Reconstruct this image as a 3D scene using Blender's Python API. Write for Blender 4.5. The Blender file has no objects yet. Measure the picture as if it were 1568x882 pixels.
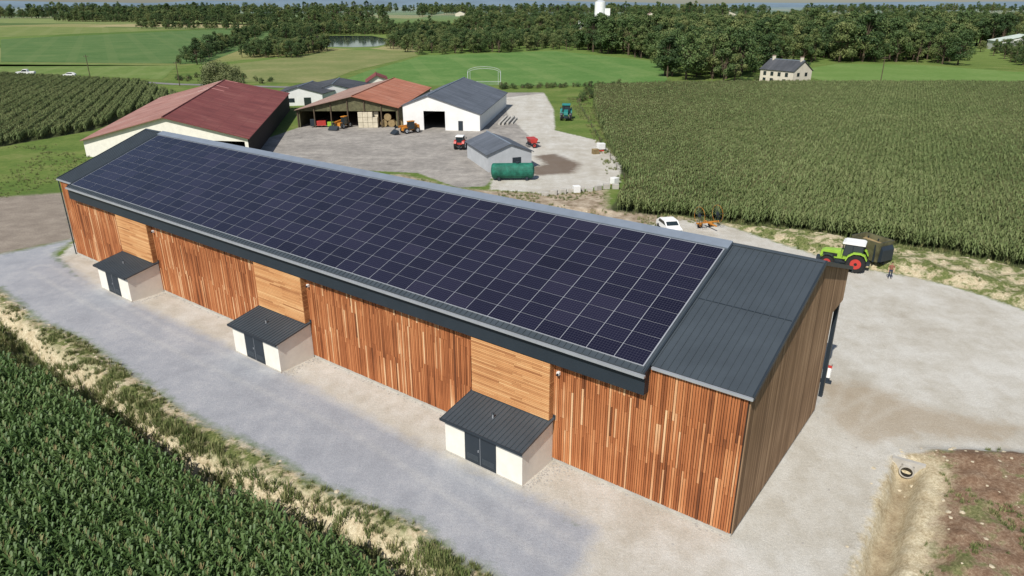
import bpy, bmesh, math, random
import numpy as np
from mathutils import Vector, Matrix
R=math.radians
rng=random.Random(7); nr=np.random.RandomState(3)
scn=bpy.context.scene
scn.view_settings.view_transform='Standard'; scn.view_settings.look='None'; scn.view_settings.exposure=0
root=scn.collection

# ------------------------------------------------------------ materials
def newmat(name,rough=0.8,col=(.5,.5,.5),metal=0,spec=0.3):
    m=bpy.data.materials.new(name); m.use_nodes=True
    b=m.node_tree.nodes['Principled BSDF']
    b.inputs['Base Color'].default_value=(*col,1); b.inputs['Roughness'].default_value=rough
    b.inputs['Metallic'].default_value=metal; b.inputs['Specular IOR Level'].default_value=spec
    return m,m.node_tree,b
class N:
    def __init__(s,nt): s.nt=nt
    def lk(s,o,i):
        if hasattr(o,'is_output'): s.nt.links.new(o,i)
        elif isinstance(o,(tuple,list)): i.default_value=(*o,1) if len(o)==3 and i.type=='RGBA' else o
        else: i.default_value=o
    def pos(s,kind='world',scale=None):
        if kind=='world': o=s.nt.nodes.new('ShaderNodeNewGeometry').outputs['Position']
        else: o=s.nt.nodes.new('ShaderNodeTexCoord').outputs['Object']
        if scale:
            v=s.nt.nodes.new('ShaderNodeVectorMath'); v.operation='MULTIPLY'; s.nt.links.new(o,v.inputs[0]); v.inputs[1].default_value=scale; o=v.outputs[0]
        return o
    def noise(s,vec,scale,detail=3,rough=.6,out='Fac'):
        n=s.nt.nodes.new('ShaderNodeTexNoise'); s.nt.links.new(vec,n.inputs['Vector'])
        n.inputs['Scale'].default_value=scale; n.inputs['Detail'].default_value=detail; n.inputs['Roughness'].default_value=rough
        return n.outputs[out]
    def vor(s,vec,scale,out='Color'):
        n=s.nt.nodes.new('ShaderNodeTexVoronoi'); s.nt.links.new(vec,n.inputs['Vector']); n.inputs['Scale'].default_value=scale
        return n.outputs[out]
    def ramp(s,fac,stops,interp='LINEAR'):
        n=s.nt.nodes.new('ShaderNodeValToRGB'); s.lk(fac,n.inputs[0]); cr=n.color_ramp; cr.interpolation=interp
        while len(cr.elements)<len(stops): cr.elements.new(.5)
        for e,(p,c) in zip(cr.elements,stops):
            e.position=p; e.color=(*c,1) if len(c)==3 else c
        return n.outputs[0]
    def mix(s,fac,a,b,mode='MIX'):
        n=s.nt.nodes.new('ShaderNodeMix'); n.data_type='RGBA'; n.blend_type=mode
        s.lk(fac,n.inputs['Factor']); s.lk(a,n.inputs[6]); s.lk(b,n.inputs[7]); return n.outputs[2]
    def m(s,op,a,b=0,clamp=False):
        n=s.nt.nodes.new('ShaderNodeMath'); n.operation=op; n.use_clamp=clamp; s.lk(a,n.inputs[0]); s.lk(b,n.inputs[1]); return n.outputs[0]
    def attr(s,name,out='Fac'):
        n=s.nt.nodes.new('ShaderNodeAttribute'); n.attribute_name=name; return n.outputs[out]
    def rnd(s): return s.nt.nodes.new('ShaderNodeObjectInfo').outputs['Random']
    def bump(s,h,strength,dist,bsdf):
        n=s.nt.nodes.new('ShaderNodeBump'); s.lk(h,n.inputs['Height']); n.inputs['Strength'].default_value=strength; n.inputs['Distance'].default_value=dist
        s.nt.links.new(n.outputs[0],bsdf.inputs['Normal'])

def simple(name,col,rough=.7,var=.25,scale=2.0,metal=0,spec=.3,bump=0):
    m,nt,b=newmat(name,rough,col,metal,spec); n=N(nt); p=n.pos('obj')
    f=n.noise(p,scale,5,.65)
    c2=tuple(c*(1-var) for c in col); c3=tuple(min(1,c*(1+var*.6)) for c in col)
    nt.links.new(n.ramp(f,[(.3,c2),(.7,c3)]),b.inputs['Base Color'])
    if bump: n.bump(n.noise(p,scale*10,3),bump,.02,b)
    return m

def wood_mat(name,stops,mul=(.78,1.12),stretch=(9,9,.5)):
    m,nt,b=newmat(name,.75,spec=.2); n=N(nt)
    a=n.attr('bc'); p=n.pos('obj',stretch)
    st=n.noise(p,1.6,5,.7); big=n.noise(n.pos('obj'),.25,2)
    f=n.m('ADD',a,n.m('MULTIPLY',n.m('SUBTRACT',big,.5),.8),True)
    c=n.ramp(f,stops)
    g=n.ramp(st,[(.25,(mul[0],)*3),(.75,(mul[1],)*3)])
    c=n.mix(1,c,g,'MULTIPLY'); nt.links.new(c,b.inputs['Base Color'])
    n.bump(st,.4,.01,b); return m
M={}
M['wood']=wood_mat('larch_cladding',[(0,(.15,.052,.022)),(.22,(.30,.100,.037)),(.48,(.44,.158,.060)),(.75,(.54,.225,.092)),(1,(.74,.47,.26))])
M['woodh']=wood_mat('larch_planks',[(0,(.36,.15,.06)),(.4,(.60,.30,.125)),(1,(.74,.46,.22))],(.85,1.08),(.5,9,9))
M['woodg']=wood_mat('weathered_cladding',[(0,(.15,.088,.048)),(.5,(.25,.155,.088)),(1,(.42,.28,.17))])
M['back']=simple('dark_backing',(.035,.025,.02),.9)  # near-black backing; also painted shade for the hangar's open side
M['steel']=simple('anthracite_steel',(.050,.062,.073),.42,.15,.5,0,.5)
M['steel2']=simple('anthracite_fascia',(.022,.031,.041),.5,.12,.5,0,.4)
M['flash']=simple('zinc_flashing',(.25,.29,.345),.4,.12,.8,.3,.5)
M['alu']=simple('aluminium',(.46,.48,.51),.4,.1,1,.4,.5)
M['render']=simple('cream_render',(.76,.73,.65),.9,.09,1.2)
M['houserender']=simple('old_render',(.62,.57,.46),.9,.12,.5)
M['conc']=simple('concrete',(.42,.40,.36),.9,.2,1.5)
M['white']=simple('white_paint',(.76,.76,.74),.6,.08,.6)
M['grey']=simple('grey_cladding',(.46,.48,.50),.6,.12,.6)
M['dark']=simple('dark_interior',(.02,.018,.016),.9)
M['black']=simple('rubber',(.02,.02,.02),.8)
M['glass']=newmat('tinted_glass',.08,(.02,.03,.035),0,.8)[0]
M['lime']=simple('lime_paint',(.30,.50,.05),.4,.2,1,0,.5)
M['red']=simple('red_paint',(.46,.04,.03),.5,.3,1,0,.5)
M['orange']=simple('orange_paint',(.58,.23,.03),.55,.35,1,0,.5)
M['teal']=simple('teal_paint',(.02,.20,.18),.45,.25,1,0,.5)
M['tank']=simple('tank_green',(.018,.14,.095),.65,.5,1.4,0,.3)
M['olive']=simple('olive_paint',(.12,.115,.06),.7,.5,1.2)
M['cream']=simple('cream_sack',(.60,.54,.41),.85,.25,.8)
M['straw']=simple('straw',(.30,.22,.11),.95,.35,2)
M['bark']=simple('bark',(.10,.075,.05),.95,.3,2)
M['skin']=simple('skin',(.52,.30,.21),.6,.08)
M['hair']=simple('hair',(.03,.02,.012),.8)
M['rock']=simple('clay_clod',(.54,.47,.34),.95,.3,3)
M['stone']=simple('grey_stone',(.38,.36,.33),.95,.35,3)
M['tassel']=newmat('corn_tassel',.9,(.33,.27,.13))[0]

def rust_mat(name,base,dark,light,skyl=.965):
    m,nt,b=newmat(name,.75,spec=.25); n=N(nt)
    uv=n.attr('UVMap','Vector')
    v=nt.nodes.new('ShaderNodeVectorMath'); v.operation='MULTIPLY'; nt.links.new(uv,v.inputs[0]); v.inputs[1].default_value=(1,.12,1)
    st=n.noise(v.outputs[0],.8,5,.7); big=n.noise(uv,.12,4)
    f=n.m('ADD',n.m('MULTIPLY',st,.55),n.m('MULTIPLY',big,.45))
    c=n.ramp(f,[(.3,dark),(.5,base),(.7,light)])
    sp=nt.nodes.new('ShaderNodeSeparateXYZ'); nt.links.new(uv,sp.inputs[0])
    l1=n.m('LESS_THAN',n.m('FRACT',n.m('MULTIPLY',sp.outputs[0],1/1.05)),.07)
    l2=n.m('LESS_THAN',n.m('FRACT',n.m('MULTIPLY',sp.outputs[1],1/3.2)),.03)
    c=n.mix(n.m('MULTIPLY',n.m('MAXIMUM',l1,l2),.35),c,(dark[0]*.6,dark[1]*.6,dark[2]*.6))
    cell=nt.nodes.new('ShaderNodeVectorMath'); cell.operation='MULTIPLY'; nt.links.new(uv,cell.inputs[0]); cell.inputs[1].default_value=(1/1.05,1/3.2,1)
    fl=nt.nodes.new('ShaderNodeVectorMath'); fl.operation='FLOOR'; nt.links.new(cell.outputs[0],fl.inputs[0])
    wn=nt.nodes.new('ShaderNodeTexWhiteNoise'); nt.links.new(fl.outputs[0],wn.inputs['Vector'])
    c=n.mix(n.m('MULTIPLY',n.m('GREATER_THAN',wn.outputs['Value'],skyl),.6),c,tuple(min(.7,x*1.7+.05) for x in light))
    c=n.mix(1,c,n.ramp(wn.outputs['Value'],[(0,(.88,.88,.88)),(1,(1.1,1.1,1.1))]),'MULTIPLY')
    nt.links.new(c,b.inputs['Base Color'])
    n.bump(n.m('SINE',n.m('MULTIPLY',sp.outputs[0],12)),.5,.05,b)
    return m
M['redroof']=rust_mat('red_sheet_roof',(.20,.058,.052),(.125,.038,.036),(.29,.12,.10))
M['redroof2']=rust_mat('faded_sheet_roof',(.34,.175,.145),(.23,.10,.08),(.46,.31,.27))
M['rust']=rust_mat('rust_sheet_roof',(.42,.165,.10),(.24,.09,.055),(.50,.28,.20))
M['rust2']=rust_mat('fibre_cement_roof',(.34,.22,.175),(.20,.125,.10),(.46,.34,.28))
M['greyroof']=rust_mat('grey_sheet_roof',(.11,.125,.15),(.07,.08,.095),(.17,.19,.23))
M['slate']=rust_mat('slate_roof',(.07,.075,.085),(.04,.045,.05),(.13,.13,.14),1.1)
M['palegreen']=rust_mat('pale_roof',(.55,.62,.55),(.40,.48,.42),(.68,.72,.66))

def panel_mat():
    m,nt,b=newmat('solar_glass',.14,spec=.6); n=N(nt)
    uv=n.attr('UVMap','Vector'); sp=nt.nodes.new('ShaderNodeSeparateXYZ'); nt.links.new(uv,sp.inputs[0])
    def line(o,w):
        f=n.m('FRACT',o); return n.m('LESS_THAN',n.m('ABSOLUTE',n.m('SUBTRACT',f,.5)),.5-w)
    cell=n.m('MULTIPLY',line(sp.outputs[0],.04),line(sp.outputs[1],.04))
    base=n.ramp(n.attr('bc'),[(0,(.006,.005,.014)),(.5,(.011,.010,.024)),(1,(.022,.019,.038))])
    c=n.mix(cell,(.05,.05,.07),base); nt.links.new(c,b.inputs['Base Color'])
    return m
M['panel']=panel_mat()

def leaf_mat(name,stops,trans=0,rough=.55,nscale=.12,rw=.45):
    m,nt,b=newmat(name,rough,spec=.25); n=N(nt)
    f=n.m('ADD',n.m('MULTIPLY',n.rnd(),rw),n.m('MULTIPLY',n.noise(n.pos('world'),nscale,3),1.05-rw))
    f=n.m('ADD',f,n.m('MULTIPLY',n.m('SUBTRACT',n.attr('bc'),.5),.5),True)
    c=n.ramp(f,stops); nt.links.new(c,b.inputs['Base Color'])
    if trans:
        t=nt.nodes.new('ShaderNodeBsdfTranslucent'); nt.links.new(n.mix(1,c,(1.2,1.3,.5),'MULTIPLY'),t.inputs[0])
        ms=nt.nodes.new('ShaderNodeMixShader'); ms.inputs[0].default_value=trans
        nt.links.new(b.outputs[0],ms.inputs[1]); nt.links.new(t.outputs[0],ms.inputs[2])
        nt.links.new(ms.outputs[0],nt.nodes['Material Output'].inputs[0])
    return m
M['corn']=leaf_mat('corn_leaf',[(.1,(.042,.082,.024)),(.5,(.080,.140,.040)),(.95,(.15,.21,.078))],.12,.5,.12,.2)
M['cornfar']=leaf_mat('corn_leaf_mature',[(.1,(.080,.115,.038)),(.5,(.122,.160,.055)),(.95,(.185,.21,.088))],0,.7,.03,.25)
M['leaf']=leaf_mat('tree_leaf',[(.1,(.028,.056,.018)),(.5,(.066,.108,.032)),(.95,(.16,.18,.062))],0,.65,.03,.6)
M['willow']=leaf_mat('willow_leaf',[(.1,(.08,.10,.04)),(.5,(.14,.16,.065)),(.95,(.20,.21,.10))],0,.65,.2)
M['grass']=leaf_mat('grass_blade',[(.1,(.06,.10,.028)),(.5,(.13,.165,.05)),(.95,(.31,.29,.14))],0,.8,.3)

# ------------------------------------------------------------ mesh builder
class MB:
    def __init__(s,mats): s.v=[];s.f=[];s.mi=[];s.val=[];s.uv={};s.mats=mats;s.M=Matrix.Identity(4)
    def poly(s,pts,m=0,val=.5,uv=None):
        i=len(s.v)
        for p in pts: s.v.append(tuple(s.M@Vector(p)))
        s.f.append(tuple(range(i,i+len(pts)))); s.mi.append(m); s.val.append(val)
        if uv: s.uv[len(s.f)-1]=uv
    def box(s,x0,x1,y0,y1,z0,z1,m=0,val=.5):
        i=len(s.v)
        for p in [(x0,y0,z0),(x1,y0,z0),(x1,y1,z0),(x0,y1,z0),(x0,y0,z1),(x1,y0,z1),(x1,y1,z1),(x0,y1,z1)]: s.v.append(tuple(s.M@Vector(p)))
        for q in [(0,3,2,1),(4,5,6,7),(0,1,5,4),(1,2,6,5),(2,3,7,6),(3,0,4,7)]:
            s.f.append(tuple(i+k for k in q)); s.mi.append(m); s.val.append(val)
    def prism(s,prof,a0,a1,axis='y',m=0,val=.5):
        def P(h,z,a): return (h,a,z) if axis=='y' else (a,h,z)
        n=len(prof); i=len(s.v)
        for a in (a0,a1):
            for h,z in prof: s.v.append(tuple(s.M@Vector(P(h,z,a))))
        s.f.append(tuple(range(i,i+n))); s.f.append(tuple(range(i+2*n-1,i+n-1,-1))); s.mi+= [m,m]; s.val+=[val,val]
        for k in range(n):
            k2=(k+1)%n; s.f.append((i+k2,i+k,i+n+k,i+n+k2)); s.mi.append(m); s.val.append(val)
    def cyl(s,p0,p1,r0,r1=None,n=12,m=0,val=.5,cap=True):
        r1=r0 if r1 is None else r1
        p0=Vector(p0);p1=Vector(p1);d=(p1-p0).normalized(); a=d.orthogonal().normalized(); b=d.cross(a); i=len(s.v)
        for p,r in((p0,r0),(p1,r1)):
            for k in range(n):
                t=2*math.pi*k/n; s.v.append(tuple(s.M@(p+a*math.cos(t)*r+b*math.sin(t)*r)))
        for k in range(n):
            k2=(k+1)%n; s.f.append((i+k,i+k2,i+n+k2,i+n+k)); s.mi.append(m); s.val.append(val)
        if cap:
            s.f.append(tuple(range(i+n-1,i-1,-1))); s.f.append(tuple(range(i+n,i+2*n))); s.mi+=[m,m]; s.val+=[val,val]
    def build(s,name,parent=None,bevel=0,smooth=False,link=True,coll=None):
        me=bpy.data.meshes.new(name); me.from_pydata(s.v,[],s.f)
        for m in s.mats: me.materials.append(M[m])
        me.polygons.foreach_set('material_index',s.mi)
        at=me.attributes.new('bc','FLOAT','FACE'); at.data.foreach_set('value',s.val)
        if s.uv:
            ul=me.uv_layers.new(name='UVMap')
            for fi,uv in s.uv.items():
                for li,c in zip(me.polygons[fi].loop_indices,uv): ul.data[li].uv=c
        me.update()
        if smooth: me.polygons.foreach_set('use_smooth',[True]*len(me.polygons))
        o=bpy.data.objects.new(name,me)
        if link: (coll or root).objects.link(o)
        if parent: o.parent=parent
        if bevel:
            b=o.modifiers.new('b','BEVEL'); b.width=bevel; b.segments=2; b.limit_method='ANGLE'
        return o
def empty(name,loc=(0,0,0),rz=0,sc=1):
    e=bpy.data.objects.new(name,None); root.objects.link(e); e.location=loc; e.rotation_euler=(0,0,rz); e.scale=(sc,)*3; e.empty_display_size=.5; return e

# ------------------------------------------------------------ 2D helpers
_lat={}
def vn(x,y,scale,seed=0):
    if seed not in _lat: _lat[seed]=np.random.RandomState(100+seed).rand(256,256)
    L=_lat[seed]; u=np.asarray(x)/scale+57.3; v=np.asarray(y)/scale+31.7
    iu=np.floor(u).astype(int); iv=np.floor(v).astype(int); fu=u-iu; fv=v-iv; fu=fu*fu*(3-2*fu); fv=fv*fv*(3-2*fv)
    g=lambda a,b:L[a%256,b%256]
    return (g(iu,iv)*(1-fu)+g(iu+1,iv)*fu)*(1-fv)+(g(iu,iv+1)*(1-fu)+g(iu+1,iv+1)*fu)*fv
def pl_dist(x,y,pts):
    d=np.full(np.shape(x),1e9)
    for (ax,ay),(bx,by) in zip(pts[:-1],pts[1:]):
        dx,dy=bx-ax,by-ay; t=np.clip(((x-ax)*dx+(y-ay)*dy)/(dx*dx+dy*dy+1e-9),0,1)
        d=np.minimum(d,np.hypot(x-ax-t*dx,y-ay-t*dy))
    return d
def sd(x,y,poly):
    d=pl_dist(x,y,poly+[poly[0]]); ins=np.zeros(np.shape(x),bool); n=len(poly)
    for i in range(n):
        ax,ay=poly[i];bx,by=poly[(i+1)%n]
        c=((ay>y)!=(by>y))&(x<(bx-ax)*(y-ay)/((by-ay)+1e-12)+ax); ins^=c
    return np.where(ins,d,-d)

CORN_N=[(-75,72),(-62,68),(-52,60),(-41.1,50.5),(-33.7,45.3),(-26.2,40.1),(-20.4,35.8),(-16.1,32.7),(-11.6,30.1),(-7.3,27.7),(-5.6,26.7),(2,18),(-60,14),(-80,30)]
OUT=[(-72,58),(-60,61.5),(-50.5,64.5),(-41.8,56.8),(-35.6,52.9),(-29,47.3),(-21.4,40.9),(-15.7,37.2),(-10.8,33.6),(-8.2,32.2),(-5.1,30.6),(-2.8,28.1),(-.8,26.7),(6,18)]
INN=[(9,18),(3.1,26.7),(4.6,30.1),(.6,33.3),(-4.2,36.5),(-16.9,46.8),(-24.7,52.9),(-35,60.4),(-40.8,64.5),(-51.2,74.3),(-52.1,80.1),(-54.4,77),(-57.1,74.3),(-66,70),(-78,70)]
BLUE=OUT+INN
PALE=[(-50,73.5),(-52,82),(-40,96),(-22,92),(0,83),(14,84),(22,88),(26.9,85.5),(31.5,77.7),(36.4,70.1),(41.1,67.2),(44.3,63.7),(46.7,58.9),(60,52),(56,36.5),(40,36),(32.1,36.6),(26.4,37),(23.6,36.4),(20.9,33.0),(16.8,27.0),(10,17),(6,17),(2,26.7),(3.6,30.1),(-.4,32.8),(-5.2,36),(-17.9,46),(-25.7,52.2),(-41.8,64)]
VERGE=OUT+[(0,18),(-5.6,26.7),(-20.4,35.8),(-41.1,50.5),(-52,60),(-75,66)]
BERM=[(22,90),(26.9,85.5),(31.5,77.7),(36.4,70.1),(41.1,67.2),(44.3,63.7),(46.7,58.9),(60,50),(75,50),(66,64),(54,69.7),(45.8,76.1),(33.6,83.5),(26.4,86.9),(18.5,89.3),(12.9,92.4),(-10,100),(-10,90)]
SOIL2=[(23,37.2),(26.4,37.6),(32.1,37.2),(42,37),(60,37),(60,22),(12,18),(15.8,26.7)]
MUD=[(21.3,40),(22.6,46),(26,45.5),(29,42),(34,39.6),(31,38.2),(26.5,38.8),(22.5,38)]
MID=[(-18,114),(-8.3,104.5),(6.3,101),(14,104),(12.9,92.4),(26,87),(14,84),(-6,86),(-34,99),(-30,110)]
YARD=[(-45,124),(-51.2,144.8),(-48,161),(-50,190),(-20,200),(-5,228),(10,228),(9,180),(8,157),(6,140),(5,124),(-2,118),(-4,106),(-8.3,105),(-15.5,115),(-35,119)]
YARD2=[(-3,214),(10,226),(11,190),(9.5,157),(17.5,144.8),(19.5,125),(16.8,108.1),(6.3,101),(-3.3,104),(-3,125),(5,140),(-1,180)]
SPOT=[(1,117),(4,113),(10,115),(12,122),(8,131),(4,129),(6,122)]
LDIRT=[(-90,100),(-74,99.5),(-66.1,102),(-51.7,80.3),(-57.1,74.6),(-70,71),(-90,76)]
CORN_R=[(12.9,92.4),(18.5,89.3),(26.4,86.9),(33.6,83.5),(39.9,79.6),(45.8,76.1),(50.8,72.1),(54,69.7),(75,60),(205,215),(208,243),(76,245),(50,240),(26,233),(21,187),(19.3,148.6),(17.8,122.6),(18.1,106)]
CORN_L=[(-205,284),(-127,252),(-95,210),(-97,200),(-92,157),(-100,137),(-140,150),(-250,190),(-270,294)]
DITCH=[(-60,66),(-45.3,56.8),(-37.6,49.9),(-31.8,45.3),(-26.7,40.9),(-21.9,36.9),(-16.4,34.0),(-10.3,31.0),(-6.1,28.1),(-2,22),(0,16)]
DITCH2=[(23.9,35.4),(20.9,31.1),(17.8,26.7),(12,18)]
def height(x,y):
    x=np.asarray(x,float); y=np.asarray(y,float)
    h=np.zeros(x.shape)
    near=(y<130)&(y>10)&(np.abs(x)<95)
    xn=x[near]; yn=y[near]
    wob=(vn(xn,yn,2.2,1)-.5)*1.2
    d=pl_dist(xn,yn,DITCH)+wob*.55
    hn=-1.5/(1+(np.abs(d)/.95)**5)
    v=np.clip(sd(xn,yn,VERGE)/1.2,0,1)
    hn+=v*(.35*vn(xn,yn,2.5,2)+.22*vn(xn,yn,.8,3)-.15)
    d2=pl_dist(xn,yn,DITCH2)+wob*.12
    b=np.clip(sd(xn,yn,BERM),0,5); hn+=np.minimum(b/2.2,1)*(.35+.5*vn(xn,yn,2.5,4)+.3*vn(xn,yn,.9,5))*np.clip(b/1.0,0,1)
    s2=np.clip(sd(xn,yn,SOIL2)/1.5,0,1); hn+=s2*(.12*np.exp(-((d2-1.4)/.6)**2)+.15*vn(xn,yn,.7,44)+(.35*vn(xn,yn,3,6)+.35*vn(xn,yn,.8,7)+.2)*np.clip((d2-1.8)/1.5,0,1))
    hn+=-1.15/(1+(np.abs(d2)/.60)**5)*np.clip((sd(xn,yn,SOIL2)+.6)/.8,0,1)
    h[near]=hn
    return h
# ------------------------------------------------------------ ground
def axis(lo,hi,step,far,g=1.25,mid=None):
    a=list(np.arange(lo,hi,step))
    s=step; x=a[-1]; up=[]
    if mid:
        up=list(np.arange(hi,mid[0],mid[1])); x=up[-1] if up else x; s=mid[1]
    while x<far: s=min(s*g,900); x+=s; up.append(x)
    s=step; x=lo; dn=[]
    while x>-far: s=min(s*g,900); x-=s; dn.append(x)
    return np.array(dn[::-1]+a+up)
xs=axis(-92,64,.30,9000,1.12); ys=axis(16,100,.30,9000,1.25,(235,1.2))
X,Y=np.meshgrid(xs,ys); Z=height(X.ravel(),Y.ravel()).reshape(X.shape)
nx,ny=len(xs),len(ys)
co=np.stack([X,Y,Z],-1).reshape(-1,3)
idx=np.arange(nx*ny).reshape(ny,nx)
q=np.stack([idx[:-1,:-1],idx[:-1,1:],idx[1:,1:],idx[1:,:-1]],-1).reshape(-1,4)
me=bpy.data.meshes.new('ground'); me.vertices.add(len(co)); me.vertices.foreach_set('co',co.ravel())
me.loops.add(q.size); me.loops.foreach_set('vertex_index',q.ravel().astype(np.int32)); me.polygons.add(len(q))
me.polygons.foreach_set('loop_start',np.arange(0,q.size,4,dtype=np.int32)); me.update(calc_edges=True)
me.polygons.foreach_set('use_smooth',[True]*len(q))
fx,fy=X.ravel(),Y.ravel()
def putattr(nm,v): a=me.attributes.new(nm,'FLOAT','POINT'); a.data.foreach_set('value',v.astype(np.float32))
def addattr(nm,polys): putattr(nm,np.clip(np.maximum.reduce([sd(fx,fy,p) for p in polys]),-6,6))
addattr('a_soil',[VERGE,BERM,SOIL2]); addattr('a_mid',[MID]); addattr('a_yard',[YARD]); addattr('a_pale',[PALE,YARD2]); addattr('a_blue',[BLUE])
addattr('a_brown',[LDIRT]); addattr('a_spot',[SPOT]); addattr('a_corn',[CORN_N,CORN_R,CORN_L]); addattr('a_s2',[SOIL2]); addattr('a_mud',[MUD])
putattr('a_ditch',np.clip(pl_dist(fx,fy,DITCH),0,6))
putattr('a_d2',np.clip(pl_dist(fx,fy,DITCH2),0,8))
tr=np.minimum.reduce([np.abs(pl_dist(fx,fy,L_)-.95) for L_ in ([(20,39),(26,43),(36,48),(50,50)],[(10,27),(16,33),(22,40),(30,52),(36,62)],[(-52,76),(-30,61),(-8,44),(8,32)],[(-50,70),(-30,54),(-10,40),(4,27)],[(24,60),(32,56),(44,57)])])
putattr('a_trk',np.clip(tr,0,3))
go=bpy.data.objects.new('ground',me); root.objects.link(go)
m,nt,b=newmat('ground_cover',.95,spec=.1); n=N(nt); p=n.pos()
n1=n.noise(p,.12,4); n2=n.noise(p,1.1,5,.65); n3=n.noise(p,6,4,.75); n4=n.noise(p,22,2,.8); n0=n.noise(p,.45,4,.6)
def mask(at,amp=.9,w=.35,nn=None):
    o=n.m('ADD',n.attr(at),n.m('MULTIPLY',n.m('SUBTRACT',nn or n2,.5),amp*2))
    return n.m('ADD',n.m('DIVIDE',o,w),.5,True)
grassc=n.ramp(n.m('ADD',n.m('MULTIPLY',n1,.6),n.m('MULTIPLY',n2,.4)),[(.3,(.06,.11,.025)),(.5,(.12,.175,.04)),(.65,(.19,.21,.07)),(.8,(.28,.25,.11))])
vc=n.vor(n.pos('world',(1,.55,0)),.006)
sepc=nt.nodes.new('ShaderNodeSeparateColor'); nt.links.new(vc,sepc.inputs[0])
patch=n.ramp(sepc.outputs[0],[(0,(.08,.15,.03)),(.25,(.13,.20,.05)),(.45,(.30,.27,.12)),(.6,(.08,.13,.04)),(.78,(.38,.33,.17)),(.9,(.16,.22,.06))],'CONSTANT')
patch=n.mix(.3,patch,grassc)
sepp=nt.nodes.new('ShaderNodeSeparateXYZ'); nt.links.new(p,sepp.inputs[0])
c=n.mix(n.m('MULTIPLY',n.m('SUBTRACT',sepp.outputs[1],300),.01,True),grassc,patch)
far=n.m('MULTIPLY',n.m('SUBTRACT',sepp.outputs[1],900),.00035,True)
c=n.mix(n.m('MULTIPLY',far,.75),c,(.22,.28,.31))  # aerial haze painted in: ground colour turns blue-grey with distance
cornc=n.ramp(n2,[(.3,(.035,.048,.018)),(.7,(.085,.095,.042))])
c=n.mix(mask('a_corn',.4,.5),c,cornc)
soilc=n.ramp(n.m('ADD',n.m('MULTIPLY',n3,.5),n.m('MULTIPLY',n2,.5)),[(.3,(.25,.19,.11)),(.44,(.46,.38,.245)),(.58,(.60,.53,.37)),(.72,(.72,.66,.50))])
brownc=n.ramp(n.m('ADD',n.m('MULTIPLY',n3,.35),n.m('ADD',n.m('MULTIPLY',n2,.35),n.m('MULTIPLY',n0,.3))),[(.33,(.10,.062,.038)),(.46,(.20,.125,.08)),(.54,(.28,.20,.135)),(.66,(.42,.35,.25))])
s2=mask('a_s2',1.0,1.0)
away=n.m('MULTIPLY',n.m('SUBTRACT',n.m('ADD',n.attr('a_d2'),n.m('MULTIPLY',n2,2.6)),3.0),1.2,True)
greenc=n.ramp(n3,[(.3,(.07,.10,.028)),(.5,(.13,.155,.05)),(.75,(.28,.26,.12))])
weed=n.ramp(n.m('ADD',n.m('MULTIPLY',n0,.6),n.m('MULTIPLY',n2,.4)),[(.53,(0,0,0)),(.60,(.8,.8,.8))])
brownc=n.mix(weed,brownc,greenc)
soil=n.mix(n.m('MULTIPLY',s2,away),soilc,brownc)
soil=n.mix(n.m('MULTIPLY',n.m('SUBTRACT',1,n.m('MULTIPLY',n.attr('a_d2'),1.6),True),.75),soil,(.24,.18,.11))
dm=n.m('MULTIPLY',n.m('SUBTRACT',n.attr('a_ditch'),1.0),1.2,True)
veg=n.m('MULTIPLY',n.ramp(n.m('ADD',n.m('MULTIPLY',n2,.5),n.m('MULTIPLY',n0,.5)),[(.44,(0,0,0)),(.53,(1,1,1))]),n.m('SUBTRACT',dm,s2,True))
soil=n.mix(veg,soil,greenc)
soil=n.mix(n.m('MULTIPLY',n.m('SUBTRACT',1,n.m('MULTIPLY',n.attr('a_ditch'),1.5),True),.9),soil,(.075,.085,.03))
c=n.mix(mask('a_soil',.8,.4),c,soil)
c=n.mix(mask('a_brown',1.2,1.5),c,n.ramp(n.m('ADD',n.m('MULTIPLY',n0,.5),n.m('MULTIPLY',n3,.5)),[(.3,(.17,.14,.115)),(.5,(.26,.22,.18)),(.7,(.38,.33,.27))]))
c=n.mix(mask('a_mid',1.5,1.5),c,n.ramp(n.m('ADD',n.m('MULTIPLY',n2,.5),n.m('MULTIPLY',n0,.5)),[(.35,(.14,.13,.06)),(.44,(.26,.20,.14)),(.53,(.38,.31,.23)),(.65,(.50,.43,.33))]))
yardc=n.ramp(n.m('ADD',n.m('MULTIPLY',n1,.35),n.m('ADD',n.m('MULTIPLY',n0,.35),n.m('MULTIPLY',n2,.3))),[(.35,(.19,.175,.16)),(.48,(.285,.265,.24)),(.62,(.41,.38,.34))])
c=n.mix(mask('a_yard',.6,.5),c,yardc)
trk=n.noise(n.pos('world',(.5,.12,1)),.6,4,.7)
palec=n.ramp(n.m('ADD',n.m('MULTIPLY',n1,.25),n.m('ADD',n.m('MULTIPLY',n2,.2),n.m('ADD',n.m('MULTIPLY',trk,.3),n.m('MULTIPLY',n0,.25)))),[(.34,(.35,.315,.255)),(.46,(.455,.425,.365)),(.56,(.54,.52,.47)),(.70,(.62,.605,.56))])
palec=n.mix(n.m('MULTIPLY',mask('a_mud',1.8,1.4),.65),palec,(.34,.27,.185))
c=n.mix(mask('a_pale',.8,.5),c,palec)
bluec=n.ramp(n.m('ADD',n.m('MULTIPLY',n1,.2),n.m('ADD',n.m('MULTIPLY',n2,.25),n.m('ADD',n.m('MULTIPLY',trk,.3),n.m('MULTIPLY',n0,.25)))),[(.34,(.25,.26,.285)),(.5,(.33,.34,.365)),(.66,(.43,.43,.44))])
c=n.mix(mask('a_blue',.9,1.1),c,bluec)
onroad=n.m('MAXIMUM',mask('a_pale'),mask('a_blue'))
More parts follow.
